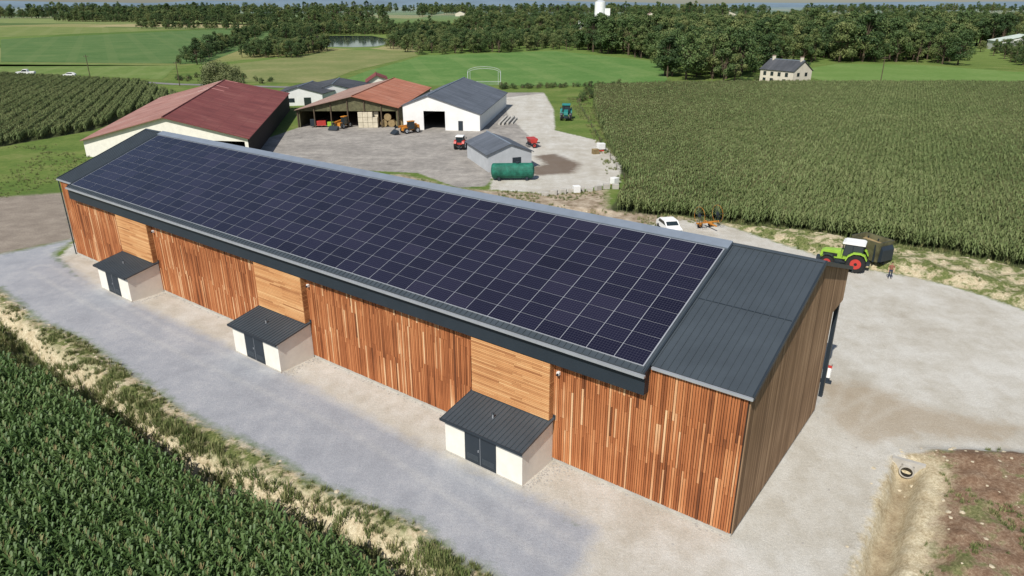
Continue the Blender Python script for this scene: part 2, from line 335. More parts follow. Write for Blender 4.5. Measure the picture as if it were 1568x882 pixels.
tk=n.m('MULTIPLY',n.m('MULTIPLY',n.m('SUBTRACT',1,n.m('DIVIDE',n.attr('a_trk'),.45),True),onroad),n.m('MULTIPLY',n2,.35))
c=n.mix(tk,c,(.60,.58,.53))
c=n.mix(n.m('MULTIPLY',mask('a_spot',1.5,1.5),.85),c,(.12,.08,.055))
c=n.mix(1,c,n.ramp(n4,[(.25,(.66,.66,.66)),(.75,(1.28,1.28,1.28))]),'MULTIPLY')
c=n.mix(1,c,n.ramp(n3,[(.25,(.84,.84,.84)),(.75,(1.12,1.12,1.12))]),'MULTIPLY')
nt.links.new(c,b.inputs['Base Color'])
n.bump(n.m('ADD',n.m('MULTIPLY',n3,.7),n.m('MULTIPLY',n4,.3)),.7,.08,b)
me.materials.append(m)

def field(name,pts,cols,z=.04,rows=0,ang=0,sc=.05):
    m,nt,b=newmat(name+'_mat',.95,spec=.1); n=N(nt); p=n.pos()
    f=n.m('ADD',n.m('MULTIPLY',n.noise(p,sc,3),.5),n.m('MULTIPLY',n.noise(n.pos('world',(1,1,0)),.5,4,.7),.5))
    c=n.ramp(f,[(.32,cols[0]),(.5,cols[1]),(.68,cols[2])])
    if rows:
        sp=nt.nodes.new('ShaderNodeSeparateXYZ'); nt.links.new(p,sp.inputs[0])
        u=n.m('ADD',n.m('MULTIPLY',sp.outputs[0],math.cos(ang)/rows),n.m('MULTIPLY',sp.outputs[1],math.sin(ang)/rows))
        c=n.mix(n.m('MULTIPLY',n.m('LESS_THAN',n.m('FRACT',u),.25),.25),c,cols[2])
    nt.links.new(c,b.inputs['Base Color'])
    me=bpy.data.meshes.new(name); me.from_pydata([(x,y,z) for x,y in pts],[],[tuple(range(len(pts)))]); me.materials.append(m)
    o=bpy.data.objects.new(name,me); root.objects.link(o); return o
field('crop_field',[(-62,246),(-60,300),(-47,396),(25,435),(72,351),(55,258),(26,247),(-3,248)],[(.070,.15,.035),(.10,.19,.05),(.17,.24,.08)],rows=22,ang=.2)
field('crop_field',[(-243,351),(-397,580),(-316,799),(-232,799),(-142,340)],[(.06,.12,.035),(.09,.155,.05),(.14,.19,.07)],rows=18,ang=.5)
field('crop_field',[(-600,440),(-430,600),(-330,830),(-600,900)],[(.10,.15,.05),(.16,.20,.06),(.22,.24,.10)],rows=25,ang=.5)
field('crop_field',[(-330,320),(-248,350),(-150,330),(-128,268),(-205,298),(-330,345)],[(.09,.15,.04),(.13,.19,.05),(.20,.24,.09)],rows=12,ang=.3)
field('stubble_field',[(-130,330),(-100,440),(-60,440),(-50,396),(-66,300),(-66,255),(-110,262)],[(.12,.16,.05),(.18,.20,.075),(.27,.25,.115)],z=.05)
field('stubble_field',[(-520,900),(-150,800),(-120,900),(-500,1080)],[(.24,.21,.10),(.32,.28,.14),(.40,.35,.19)],z=.08)
field('crop_field',[(-900,1100),(-200,930),(-180,1180),(-900,1380)],[(.12,.18,.05),(.18,.22,.08),(.26,.27,.11)],z=.08)
field('meadow',[(112,246),(225,245),(270,286),(205,300),(185,335),(150,340),(112,300)],[(.10,.18,.04),(.13,.21,.055),(.18,.25,.08)])
field('road',[(-260,313),(-203,293),(-168,277),(-116,254),(-80,246),(-15,232),(-5,226),(-6,222),(-16,228),(-80,242),(-116,250),(-168,273),(-203,288),(-260,308)],[(.16,.155,.15),(.2,.195,.19),(.25,.24,.23)],z=.06)
m,nt,b=newmat('pond_water',.06,(.03,.045,.05),0,.8)
me=bpy.data.meshes.new('pond'); pp=[(-175,600),(-150,520),(-122,478),(-100,472),(-88,480),(-80,540),(-100,590),(-120,640),(-164,645)]
me.from_pydata([(x,y,.08) for x,y in pp],[],[tuple(range(len(pp)))]); me.materials.append(m); o=bpy.data.objects.new('pond',me); root.objects.link(o)
mm=simple('hill_haze',(.15,.21,.26),.95,.25,.002)  # bluish aerial haze put into the hills' base colour
v=[];f=[]; K=160
for i in range(K):
    a=R(-75+150*i/(K-1)); r=5200; x=math.sin(a)*r; y=math.cos(a)*r
    h=14+34*float(vn(x,y,700,9))+12*float(vn(x,y,160,10)); v+=[(x,y,0),(x*1.08,y*1.08,h),(x*1.3,y*1.3,h*.9)]
for i in range(K-1):
    for k in range(2): f.append((i*3+k,(i+1)*3+k,(i+1)*3+k+1,i*3+k+1))
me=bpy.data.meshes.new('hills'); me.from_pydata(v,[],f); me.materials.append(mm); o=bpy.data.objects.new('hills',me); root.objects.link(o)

# ------------------------------------------------------------ instancing
def scatter(name,pts,rots,scl,ids,coll):
    me=bpy.data.meshes.new(name); me.vertices.add(len(pts)); me.vertices.foreach_set('co',np.asarray(pts,np.float32).ravel())
    a=me.attributes.new('rot','FLOAT_VECTOR','POINT'); rv=np.asarray(rots,np.float32)
    if rv.ndim==1: rv=np.stack([rv*0,rv*0,rv],-1)
    a.data.foreach_set('vector',rv.ravel())
    a=me.attributes.new('scl','FLOAT','POINT'); a.data.foreach_set('value',np.asarray(scl,np.float32))
    a=me.attributes.new('ids','INT','POINT'); a.data.foreach_set('value',np.asarray(ids,np.int32))
    o=bpy.data.objects.new(name,me); root.objects.link(o)
    g=bpy.data.node_groups.new(name,'GeometryNodeTree')
    g.interface.new_socket('Geometry',in_out='INPUT',socket_type='NodeSocketGeometry'); g.interface.new_socket('Geometry',in_out='OUTPUT',socket_type='NodeSocketGeometry')
    gi=g.nodes.new('NodeGroupInput'); gout=g.nodes.new('NodeGroupOutput'); iop=g.nodes.new('GeometryNodeInstanceOnPoints'); ci=g.nodes.new('GeometryNodeCollectionInfo')
    ci.inputs['Collection'].default_value=coll; ci.inputs['Separate Children'].default_value=True; ci.inputs['Reset Children'].default_value=True
    def na(nm,t):
        k=g.nodes.new('GeometryNodeInputNamedAttribute'); k.data_type=t; k.inputs['Name'].default_value=nm; return k.outputs[0]
    L=g.links.new; L(gi.outputs[0],iop.inputs['Points']); L(ci.outputs[0],iop.inputs['Instance']); iop.inputs['Pick Instance'].default_value=True
    L(na('ids','INT'),iop.inputs['Instance Index']); L(na('rot','FLOAT_VECTOR'),iop.inputs['Rotation']); L(na('scl','FLOAT'),iop.inputs['Scale'])
    L(iop.outputs[0],gout.inputs[0])
    md=o.modifiers.new('scatter','NODES'); md.node_group=g; return o
def proto(name,mbs):
    c=bpy.data.collections.new(name)
    for i,mb in enumerate(mbs): mb.build('%s_%d'%(name,i),link=True,coll=c)
    return c
def corn_plant(mb,rr,ox=0,oy=0,leaves=11,seg=4,wid=.085,h=2.3,tas=True,lm=0,tm=1,zlo=.18):
    h*=rr.uniform(.86,1.08); ph=rr.uniform(0,6.28); pv=rr.uniform(-.2,.2)
    mb.cyl((ox,oy,0),(ox,oy,h*.92),.018,.01,3,lm,.3,False)
    for i in range(leaves):
        z0=h*(zlo+(.88-zlo)*i/leaves); a=ph+math.pi*i+rr.uniform(-.5,.5); L=rr.uniform(.65,.95)*(1-.35*abs(i/leaves-.5)); up=rr.uniform(.25,.5)*(1+.6*i/leaves); val=rr.uniform(.25,.75)+pv
        prev=None
        for k in range(seg+1):
            t=k/seg; r=L*(t-.18*t*t); z=z0+up*L*math.sin(t*2.5)*1.1-.45*L*t**3
            w=wid*(1-t**2.2)*(.6+.8*min(1,t*3))*.5+.004
            cx,cy=ox+math.cos(a)*r,oy+math.sin(a)*r; px,py=-math.sin(a)*w,math.cos(a)*w
            cur=((cx-px,cy-py,z+w*.4),(cx+px,cy+py,z+w*.4))
            if prev: mb.poly([prev[0],prev[1],cur[1],cur[0]],lm,val)
            prev=cur
    if tas:
        for k in range(4):
            a=rr.uniform(0,6.28); t=rr.uniform(.05,.16); w=.012 if seg>2 else .024
            mb.poly([(ox-w,oy,h*.9),(ox+w,oy,h*.9),(ox+math.cos(a)*t+w,oy+math.sin(a)*t,h+.14),(ox+math.cos(a)*t-w,oy+math.sin(a)*t,h+.14)],tm,.5)
protos=[]
for i in range(8):
    mb=MB(['corn','tassel']); rr=random.Random(i)
    for k in range(7): corn_plant(mb,rr,(k-3)*.19+rr.uniform(-.04,.04),rr.uniform(-.05,.05),leaves=10,tas=rr.random()<.3)
    protos.append(mb)
C_near=proto('corn_plant',protos)
protos=[]
for i in range(5):
    mb=MB(['cornfar','tassel']); rr=random.Random(50+i)
    for k in range(7): corn_plant(mb,rr,(k-3)*.225+rr.uniform(-.05,.05),rr.uniform(-.16,.16),7,2,.15,2.3,rr.random()<.8,0,1,.35)
    protos.append(mb)
C_far=proto('corn_row',protos)
def rows_pts(poly,ang,dr,dp,jit,margin=.3,vis=None):
    P=np.array(poly); c,s=math.cos(ang),math.sin(ang)
    u=P[:,0]*c+P[:,1]*s; w=-P[:,0]*s+P[:,1]*c
    U,W=np.meshgrid(np.arange(u.min(),u.max(),dp),np.arange(w.min(),w.max(),dr)); U=U.ravel()+nr.uniform(-jit,jit,U.size); W=W.ravel()+nr.uniform(-jit*.5,jit*.5,W.size)
    x=U*c-W*s; y=U*s+W*c; k=sd(x,y,poly)>margin+vn(x,y,1.5,12)*.5
    if vis is not None: k&=vis(x,y)
    return x[k],y[k]
ang=R(143)
x,y=rows_pts(CORN_N,ang,.72,1.30,.08,.6,lambda x,y:(y>20)&(x>-.78*y-6))
scatter('corn_field',np.stack([x,y,height(x,y)],-1),ang+nr.choice([0,math.pi],x.size)+nr.uniform(-.04,.04,x.size),nr.uniform(.90,1.08,x.size)*(.86+.25*vn(x,y,5,13)),nr.randint(0,8,x.size),C_near)
nA=x.size
x,y=rows_pts(CORN_R,R(62),.72,1.5,.25,.3,lambda x,y:x<.80*y+8)
scatter('corn_field',np.stack([x,y,x*0],-1),R(62)+nr.choice([0,math.pi],x.size)+nr.uniform(-.12,.12,x.size),nr.uniform(.90,1.08,x.size)*(.9+.18*vn(x,y,14,14)),nr.randint(0,5,x.size),C_far)
nB=x.size
x,y=rows_pts(CORN_L,R(112),.85,1.5,.15,.3,lambda x,y:(x>-.80*y-6))
ww=(-x*math.sin(R(112))+y*math.cos(R(112)))%3.4>.75
x,y=x[ww],y[ww]
scatter('corn_field',np.stack([x,y,x*0],-1),R(112)+nr.choice([0,math.pi],x.size),nr.uniform(.80,.95,x.size),nr.randint(0,5,x.size),C_far)
print('corn',nA,nB,x.size)

protos=[]
for i in range(4):
    mb=MB(['grass']); rr=random.Random(80+i)
    for k in range(26):
        a=rr.uniform(0,6.28); r=rr.uniform(0,.18); t=rr.uniform(.05,.2); h=rr.uniform(.08,.34); x0,y0=math.cos(a)*r,math.sin(a)*r; b2=rr.uniform(0,6.28); w=.016
        x1,y1=x0+math.cos(b2)*t,y0+math.sin(b2)*t; dx,dy=-math.sin(b2)*w,math.cos(b2)*w
        mb.poly([(x0-dx,y0-dy,0),(x0+dx,y0+dy,0),(x1+dx*.3,y1+dy*.3,h),(x1-dx*.3,y1-dy*.3,h)],0,rr.random())
    protos.append(mb)
C_grass=proto('grass_tuft',protos)
def rockp(mat,seed):
    out=[]
    for i in range(4):
        mb=MB([mat]); rr=random.Random(seed+i)
        bm=bmesh.new(); bmesh.ops.create_icosphere(bm,subdivisions=1,radius=.12)
        for vv in bm.verts: vv.co=vv.co*rr.uniform(.65,1.25); vv.co.z*=.6
        for fc in bm.faces: mb.poly([tuple(vv.co) for vv in fc.verts],0,rr.random())
        bm.free(); out.append(mb)
    return out
C_rock=proto('clod',rockp('rock',90)); C_stone=proto('stone',rockp('stone',120))
def rnd_in(poly,N_,margin,dens):
    P=np.array(poly); x=nr.uniform(P[:,0].min(),P[:,0].max(),N_); y=nr.uniform(P[:,1].min(),P[:,1].max(),N_)
    k=(sd(x,y,poly)>margin)&(y>20)&dens(x,y); return x[k],y[k]
gx,gy,gs=[],[],[]
def addg(t,lo,hi): gx.append(t[0]); gy.append(t[1]); gs.append(nr.uniform(lo,hi,t[0].size))
addg(rnd_in(VERGE,56000,.1,lambda x,y:(vn(x,y,2.4,20)+.35*vn(x,y,.7,21)>.74)&(pl_dist(x,y,DITCH)>1.1)),.4,1.2)
addg(rnd_in(VERGE,8000,.1,lambda x,y:x>-99),.3,.9)
addg(rnd_in(BERM,9000,.1,lambda x,y:vn(x,y,2.0,22)>.60),.4,1.2)
addg(rnd_in(SOIL2,9000,.1,lambda x,y:(vn(x,y,1.6,23)>.62)&(pl_dist(x,y,DITCH2)>1.6)),.3,.9)
addg(rnd_in([(-75,80),(-90,140),(-100,137),(-70,128),(-72,101)],2000,0,lambda x,y:x>-999),.5,1.3)
addg(rnd_in(VERGE,50000,.0,lambda x,y:(sd(x,y,CORN_N)>-2.4)&(pl_dist(x,y,DITCH)>.2)),.7,2.0)
addg(rnd_in([(18,90),(28,85.5),(40,79),(52,70),(55,72),(43,80),(28,88)],2500,0,lambda x,y:x>-99),.5,1.6)
addg(rnd_in([(15,104),(19,104),(22,150),(22,215),(16,215),(17,150),(16,125)],2500,0,lambda x,y:vn(x,y,3,40)>.4),.5,1.5)
addg(rnd_in(MID,6000,0,lambda x,y:vn(x,y,3,42)>.6),.5,1.3)
gx=np.concatenate(gx); gy=np.concatenate(gy); gs=np.concatenate(gs)
scatter('grass',np.stack([gx,gy,height(gx,gy)-.02],-1),nr.uniform(0,6.28,gx.size),gs,nr.randint(0,4,gx.size),C_grass)
gx,gy=[],[]
for poly,NN,dn in [(VERGE,9000,lambda x,y:(vn(x,y,1.4,20)>.58)),(BERM,4500,lambda x,y:vn(x,y,2.0,22)<.6),(SOIL2,1800,lambda x,y:vn(x,y,1.6,23)<.5)]:
    a,b_=rnd_in(poly,NN,.0,dn); gx.append(a); gy.append(b_)
gx=np.concatenate(gx); gy=np.concatenate(gy)
scatter('clay_clods',np.stack([gx,gy,height(gx,gy)-.02],-1),nr.uniform(0,6.28,gx.size),nr.uniform(.15,1.2,gx.size)**2.2+.08,nr.randint(0,4,gx.size),C_rock)
def loc2w(x,y): c,s=math.cos(R(-36.94)),math.sin(R(-36.94)); return 11.46+x*c-y*s, 29.46+x*s+y*c
gx,gy=[],[]
for a_ in (-14.15,-36.8,-59.5):
    for k in range(170):
        px,py=a_+3.1+abs(nr.normal(0,.5)),-nr.uniform(.1,3.3); q_=loc2w(px,py); gx.append(q_[0]); gy.append(q_[1])
for k in range(500):
    q_=loc2w(nr.uniform(-75,0),-.12-abs(nr.normal(0,.18))); gx.append(q_[0]); gy.append(q_[1])
a,b_=rnd_in(PALE,2600,.2,lambda x,y:vn(x,y,3,41)>.45); gx=np.concatenate([gx,a]); gy=np.concatenate([gy,b_])
lx=(gx-11.46)*math.cos(R(36.94))-(gy-29.46)*math.sin(R(36.94)); ly=(gx-11.46)*math.sin(R(36.94))+(gy-29.46)*math.cos(R(36.94))
k=~((lx<0)&(lx>-75)&(ly>-.05)&(ly<18)); gx,gy=gx[k],gy[k]
scatter('gravel_stones',np.stack([gx,gy,gx*0],-1),nr.uniform(0,6.28,gx.size),nr.uniform(.12,.8,gx.size)**1.5,nr.randint(0,4,gx.size),C_stone)

# ------------------------------------------------------------ trees
def tree_mb(seed,H=12,Rr=4.5,nleaf=2600,ls=.62,leaf='leaf',low=.14):
    rr=random.Random(seed); mb=MB([leaf,'bark'])
    mb.cyl((0,0,0),(rr.uniform(-.2,.2),0,H*.55),.32,.14,7,1)
    cl=[]
    for i in range(rr.randint(16,22)):
        a=rr.uniform(0,6.28); t=rr.random(); z=H*(low+.06+(.82-low)*t); rad=Rr*math.sqrt(max(.05,1-((t-.38)/.68)**2))*rr.uniform(.35,.85)
        c=(math.cos(a)*rad,math.sin(a)*rad,z); s=rr.uniform(.20,.36)*Rr; cl.append((c,s,rr.uniform(.1,.9)))
        mb.cyl((0,0,H*rr.uniform(.15,.45)),c,.10,.03,4,1,.5,False)
    cl.append(((0,0,H*.84),Rr*.32,.6))
    for i in range(nleaf):
        c,s,val=rr.choice(cl); d=Vector((rr.gauss(0,1),rr.gauss(0,1),rr.gauss(0,1)+.25)).normalized()
        p=Vector(c)+Vector((d.x,d.y,d.z*.8))*s*rr.uniform(.6,1.12)
        nn=(d+Vector((rr.uniform(-.8,.8),rr.uniform(-.8,.8),rr.uniform(-.5,.9)))).normalized(); a=nn.orthogonal().normalized(); b_=nn.cross(a); q=ls*rr.uniform(.5,1.1)*.5
        th=rr.uniform(0,3); a,b_=a*math.cos(th)+b_*math.sin(th),b_*math.cos(th)-a*math.sin(th)
        mb.poly([p-a*q,p+b_*q*.7,p+a*q,p-b_*q*.7],0,min(1,max(0,val+rr.uniform(-.25,.25))))
    return mb
C_tree=proto('broadleaf',[tree_mb(1),tree_mb(2,12,5.6),tree_mb(3,14,4.2),tree_mb(4,11,5.4),tree_mb(5,12.5,5.0),tree_mb(6,15,3.6)])
C_bush=proto('bush',[tree_mb(11,3.2,2.0,700,.34,'leaf',.02),tree_mb(12,3,2.2,700,.34,'leaf',.02),tree_mb(13,3.6,1.8,700,.34,'leaf',.02)])
def forest(name,poly,spacing,smin,smax,coll=C_tree,nid=6,cond=None,jit=.45):
    P=np.array(poly); U,W=np.meshgrid(np.arange(P[:,0].min(),P[:,0].max(),spacing),np.arange(P[:,1].min(),P[:,1].max(),spacing))
    x=U.ravel()+nr.uniform(-jit,jit,U.size)*spacing; y=W.ravel()+nr.uniform(-jit,jit,U.size)*spacing
    k=(sd(x,y,poly)>0)&(np.abs(x)<.80*y+20)
    if cond is not None: k&=cond(x,y)
    x,y=x[k],y[k]; s=nr.uniform(smin,smax,x.size)*(.75+.5*vn(x,y,30,30))
    scatter(name,np.stack([x,y,x*0-.2],-1),nr.uniform(0,6.28,x.size),s,nr.randint(0,nid,x.size),coll); return x.size
nf=0
gap=lambda x,y:~((x/y>.605)&(x/y<.715)&(y>270)&(y<470))
FR=[(56,268),(70,262),(82,270),(90,283),(112,305),(128,345),(190,350),(208,303),(262,290),(400,310),(420,480),(300,520),(60,500),(40,440),(72,355)]
nf+=forest('forest',FR,8,1.05,1.6,cond=gap)
nf+=forest('forest',[(215,300),(262,290),(320,330),(300,425),(270,430)],8,.5,.72,cond=lambda x,y:~gap(x,y))
nf+=forest('forest',[(-52,402),(-20,408),(20,440),(45,436),(60,500),(50,560),(-60,560),(-80,470)],8,.68,.95)
nf+=forest('hedgerow',[(-60,700),(430,600),(440,625),(-60,728)],9,.7,1.2)
nf+=forest('hedgerow',[(-60,1000),(700,800),(700,830),(-60,1030)],11,.8,1.4)
nf+=forest('forest',[(-90,620),(420,620),(700,900),(600,1200),(-60,1100)],17,.9,1.5,cond=lambda x,y:(vn(x,y,80,31)>.62)&~((np.abs(x/y-.11)<.03)&(y<800)))
nf+=forest('forest',[(-200,1500),(1400,1300),(1800,2600),(-300,2600)],36,1.4,2.0,cond=lambda x,y:vn(x,y,160,32)>.6)
nf+=forest('hedgerow',[(-150,330),(-140,330),(-160,400),(-178,489),(-285,914),(-300,914),(-188,489),(-168,400)],5,.35,.8)
nf+=forest('hedgerow',[(-140,380),(-112,376),(-106,420),(-110,452),(-146,440)],5,.5,.8)
nf+=forest('hedgerow',[(-190,600),(-168,520),(-160,560),(-165,660),(-80,660),(-78,500),(-66,500),(-60,700),(-180,740)],6,.5,.9)
nf+=forest('hedgerow',[(-700,1150),(-150,900),(-145,925),(-700,1190)],9,.7,1.2)
nf+=forest('hedgerow',[(-1500,1500),(-200,1250),(-200,1290),(-1500,1560)],14,1.0,1.7)
nf+=forest('forest',[(-720,1250),(-480,1200),(-480,1320),(-720,1380)],14,1.2,1.7)
nf+=forest('hedgerow',[(-2600,2000),(-200,1800),(-200,2500),(-2600,2800)],40,1.4,2.2,cond=lambda x,y:vn(x,y,220,33)>.58)
nf+=forest('hedgerow',[(-420,820),(-180,760),(-178,772),(-420,836)],8,.5,.9)
nf+=forest('hedge',[(-3,236),(36,246),(36,249),(-4,240)],2.2,.55,.75,C_bush,3)
nf+=forest('hedge',[(19,205),(25,240),(27,246),(23,205)],2.6,.5,.8,C_bush,3)
nf+=forest('bushes',[(-128,262),(-80,250),(-80,262),(-120,300)],6,.4,.8,C_bush,3)
nf+=forest('bushes',[(82,252),(92,262),(90,266),(80,256)],3,.5,.8,C_bush,3)
print('trees',nf)
o=tree_mb(21,9.2,7.6,9000,.42,'willow',.0).build('willow_tree'); o.location=(-90,226,0)
for i,(x,y,s) in enumerate([(104,262,.62),(74,256,1.05),(80,263,.85)]):
    o=tree_mb(30+i).build('broadleaf_tree'); o.location=(x,y,0); o.scale=(s,)*3

# ------------------------------------------------------------ main barn
P0=(11.46,29.46,0); RZ=R(-36.94)
barn=empty('timber_barn',P0,RZ)
A=math.atan(3.8/10.3); cA=math.cos(A); A2=math.atan(.33); c2=math.cos(A2)
def zr(s): return 8.6+.369*s if s<=10.3 else 12.4-(s-10.3)*.33
SL=Matrix(((1,0,0,0),(0,cA,-math.sin(A),0),(0,math.sin(A),cA,8.6),(0,0,0,1)))
SB=Matrix(((1,0,0,0),(0,c2,math.sin(A2),10.3),(0,-math.sin(A2),c2,12.4),(0,0,0,1)))
LS=10.3/cA; LB=8.0/c2
rr=random.Random(4)
def bcv():
    return min(1,max(0,rr.gauss(.42,.17) if rr.random()>.13 else rr.uniform(.7,1)))
ann=[-14.15,-36.8,-59.5]
mb=MB(['wood'])
x=-74.95
while x<-.12:
    w=rr.choice([.09,.11,.12])
    cuts=[.22]+sorted([2.9+rr.choice([-.4,0,.4]),5.7+rr.choice([-.5,0,.5])])+[8.42]
    base=bcv()
    for z0,z1 in zip(cuts[:-1],cuts[1:]):
        v=base if rr.random()<.45 else bcv(); dp=rr.uniform(-.014,.014)
        mb.box(x,x+w,-.075+dp,-.01,z0+.01,z1-.008,0,v)
    x+=w+.034
mb.build('front_cladding',barn)
mb=MB(['woodg'])
y=.02
while y<17.95:
    w=.11; ztop=zr(y+w/2)-.12; z0=.2 if y<15.3 else 7.45
    mb.box(.01,.07,y,y+w,z0,ztop,0,min(1,max(0,rr.gauss(.5,.2)))); mb.box(-75.07,-75.01,y,y+w,z0,ztop,0,min(1,max(0,rr.gauss(.5,.2))))
    y+=w+.035
mb.build('gable_cladding',barn)
mb=MB(['back','conc','steel2'])
mb.box(-75,0,0,.12,.2,8.45,0)
mb.box(-75.03,.03,-.04,.14,-.3,.2,1)
for xx in (-.13,-75.0):
    mb.prism([(.13,.2),(15.3,.2),(15.3,7.5),(18,7.5),(18,9.75),(10.3,12.25),(.13,8.5)],xx,xx+.13,'x',0)
    mb.box(xx-.02,xx+.15,.14,15.3,-.3,.2,1)
mb.box(-74.8,-.2,15.1,15.3,3.2,10.4,2)
for k in range(11):
    xx=-74.8+k*7.45; mb.box(xx,xx+.25,17.6,17.9,0,9.8,2); mb.box(xx,xx+.2,15.0,15.1,0,3.2,2)
mb.box(-75,0,.2,18,.0,.03,1)
mb.build('walls',barn)
mb=MB(['steel','steel2','flash','alu'])
mb.M=SL
mb.box(-5.2,.22,-.15,LS,-.12,.02,0); mb.box(-75.25,-71.55,-.15,LS,-.12,.02,0)
mb.box(-71.55,-5.2,-.85,LS,-.10,.06,0)
def seams(x0,x1,pitch,y0,y1,z):
    xx=x0
    while xx<x1: mb.box(xx,xx+.035,y0,y1,z,z+.045,0); xx+=pitch
seams(-5.1,.2,.40,-.15,LS-.1,.02); seams(-75.2,-71.6,.40,-.15,LS-.1,.02); seams(-71.4,-5.3,.40,-.84,-.4,.06)
mb.box(-5.15,.2,5.55,5.60,.02,.05,1)
mb.box(.16,.25,-.2,LS+.02,-.16,.10,1); mb.box(-75.3,-75.2,-.2,LS+.02,-.16,.10,1)
mb.box(-5.28,-5.18,-.87,LS,-.10,.11,1); mb.box(-71.58,-71.48,-.87,LS,-.10,.11,1)
mb.box(-71.5,-5.25,LS-.72,LS+.03,.07,.20,2)
mb.box(-5.25,.25,LS-.2,LS+.03,.03,.09,0); mb.box(-75.25,-71.5,LS-.2,LS+.03,.03,.09,0)
mb.M=SB
mb.box(-75.25,.22,0,LB,-.14,.0,0); mb.box(-75.25,.25,-.02,.3,.003,.06,2); mb.box(.16,.25,0,LB,-.2,.04,1); mb.box(-75.3,.26,LB-.04,LB+.06,-.35,.02,1)
seams(-75.1,.1,.8,.3,LB-.05,.0)
mb.M=Matrix.Identity(4)
mb.box(-71.6,-5.15,-.98,-.80,8.12,8.26,3); mb.box(-5.1,.22,-.30,-.15,8.40,8.53,3); mb.box(-75.25,-71.6,-.30,-.15,8.40,8.53,3)
mb.box(-72.0,-5.25,-.62,-.08,6.95,8.22,1)
mb.build('roof',barn)
mb=MB(['alu']); mb.M=SL; nc,nrw=38,10; pw=(71.15-5.5)/nc; yb=-.42; phh=(LS-.8-yb)/nrw
mb.box(-71.2,-5.45,yb-.03,LS-.76,.07,.125,0); mb.build('array_frame',barn)
mb=MB(['panel']); mb.M=SL
for i in range(nc):
    for j in range(nrw):
        x0=-71.15+i*pw+.020; x1=x0+pw-.040; y0=yb+j*phh+.009; y1=y0+phh-.019; t=rr.uniform(-.003,.003)
        mb.poly([(x0,y0,.135+t),(x1,y0,.135-t),(x1,y1,.135-t),(x0,y1,.135+t)],0,min(1,max(0,rr.gauss(.45,.22))),[(0,0),(10,0),(10,6),(0,6)])
mb.build('solar_panels',barn)
for k,a in enumerate(ann):
    x0,x1=a-2.95,a+2.95
    mb=MB(['woodh','back']); z=3.1
    mb.box(x0+.05,x1-.05,-.50,-.08,3.0,6.93,1)
    while z<6.85:
        h=.085; xx=x0
        while xx<x1-.05:
            L=min(x1-xx,rr.uniform(1.8,4)); mb.box(xx,xx+L-.01,-.56,-.505,z,z+h,0,min(1,max(0,rr.gauss(.5,.18)))); xx+=L
        mb.box(x1-.045,x1,-.50,-.09,z,z+h,0,rr.gauss(.15,.1)); mb.box(x0,x0+.045,-.50,-.09,z,z+h,0,rr.gauss(.15,.1))  # end boards toned darker: side shade painted into the planks
        z+=h+.03
    mb.build('plank_bay',barn)
    mb=MB(['render','steel','steel2','alu','conc'])
    D=3.2
    mb.prism([(-D,-.3),(-.10,-.3),(-.10,3.02),(-D,2.38)],x0,x1,'x',0)
    SA=Matrix(((1,0,0,0),(0,.9806,-.196,-D-.25),(0,.196,.9806,2.42),(0,0,0,1))); mb.M=SA
    mb.box(x0-.15,x1+.15,0,3.4,-.09,.03,1); xx=x0-.12
    while xx<x1+.15: mb.box(xx,xx+.03,0,3.38,.03,.07,1); xx+=.33
    mb.M=Matrix.Identity(4)
    mb.box(x0-.17,x1+.17,-D-.31,-D-.25,2.30,2.47,2); mb.box(x0-.17,x1+.17,-.13,-.075,3.0,3.28,2)
    dx=x0+1.6; mb.box(dx,dx+2.4,-D-.03,-D+.05,.05,2.15,2); mb.box(dx+1.19,dx+1.21,-D-.036,-D,.05,2.12,3)
    for g in (0,1):
        for q_ in range(5): mb.box(dx+.15+g*1.2,dx+1.05+g*1.2,-D-.045,-D-.03,.3+q_*.08,.34+q_*.08,1)
    mb.box(dx+1.05,dx+1.10,-D-.07,-D-.03,1.0,1.15,3)
    mb.cyl((a-.2,-1.9,2.6),(a-.2,-1.9,3.05),.05,.05,8,3); mb.cyl((a-.2,-1.9,3.05),(a-.2,-1.9,3.12),.10,.06,8,2)
    mb.box(x0-.1,x1+.1,-D-.1,-D-.003,-.2,.06,4)
    mb.build('annex',barn)
    mb=MB(['white','steel2']); mb.box(x1+.25,x1+.42,-.25,-.07,6.1,6.3,0); mb.cyl((x1+.35,-.35,6.15),(x1+.35,-.2,6.2),.08,.05,8,1); mb.build('wall_lamp',barn)
mb=MB(['steel2']); mb.cyl((-75.15,-.15,0),(-75.15,-.15,8.4),.06,.06,8); mb.box(-75.6,-75.1,.6,1.4,1.0,2.9,0); mb.build('downpipe',barn)

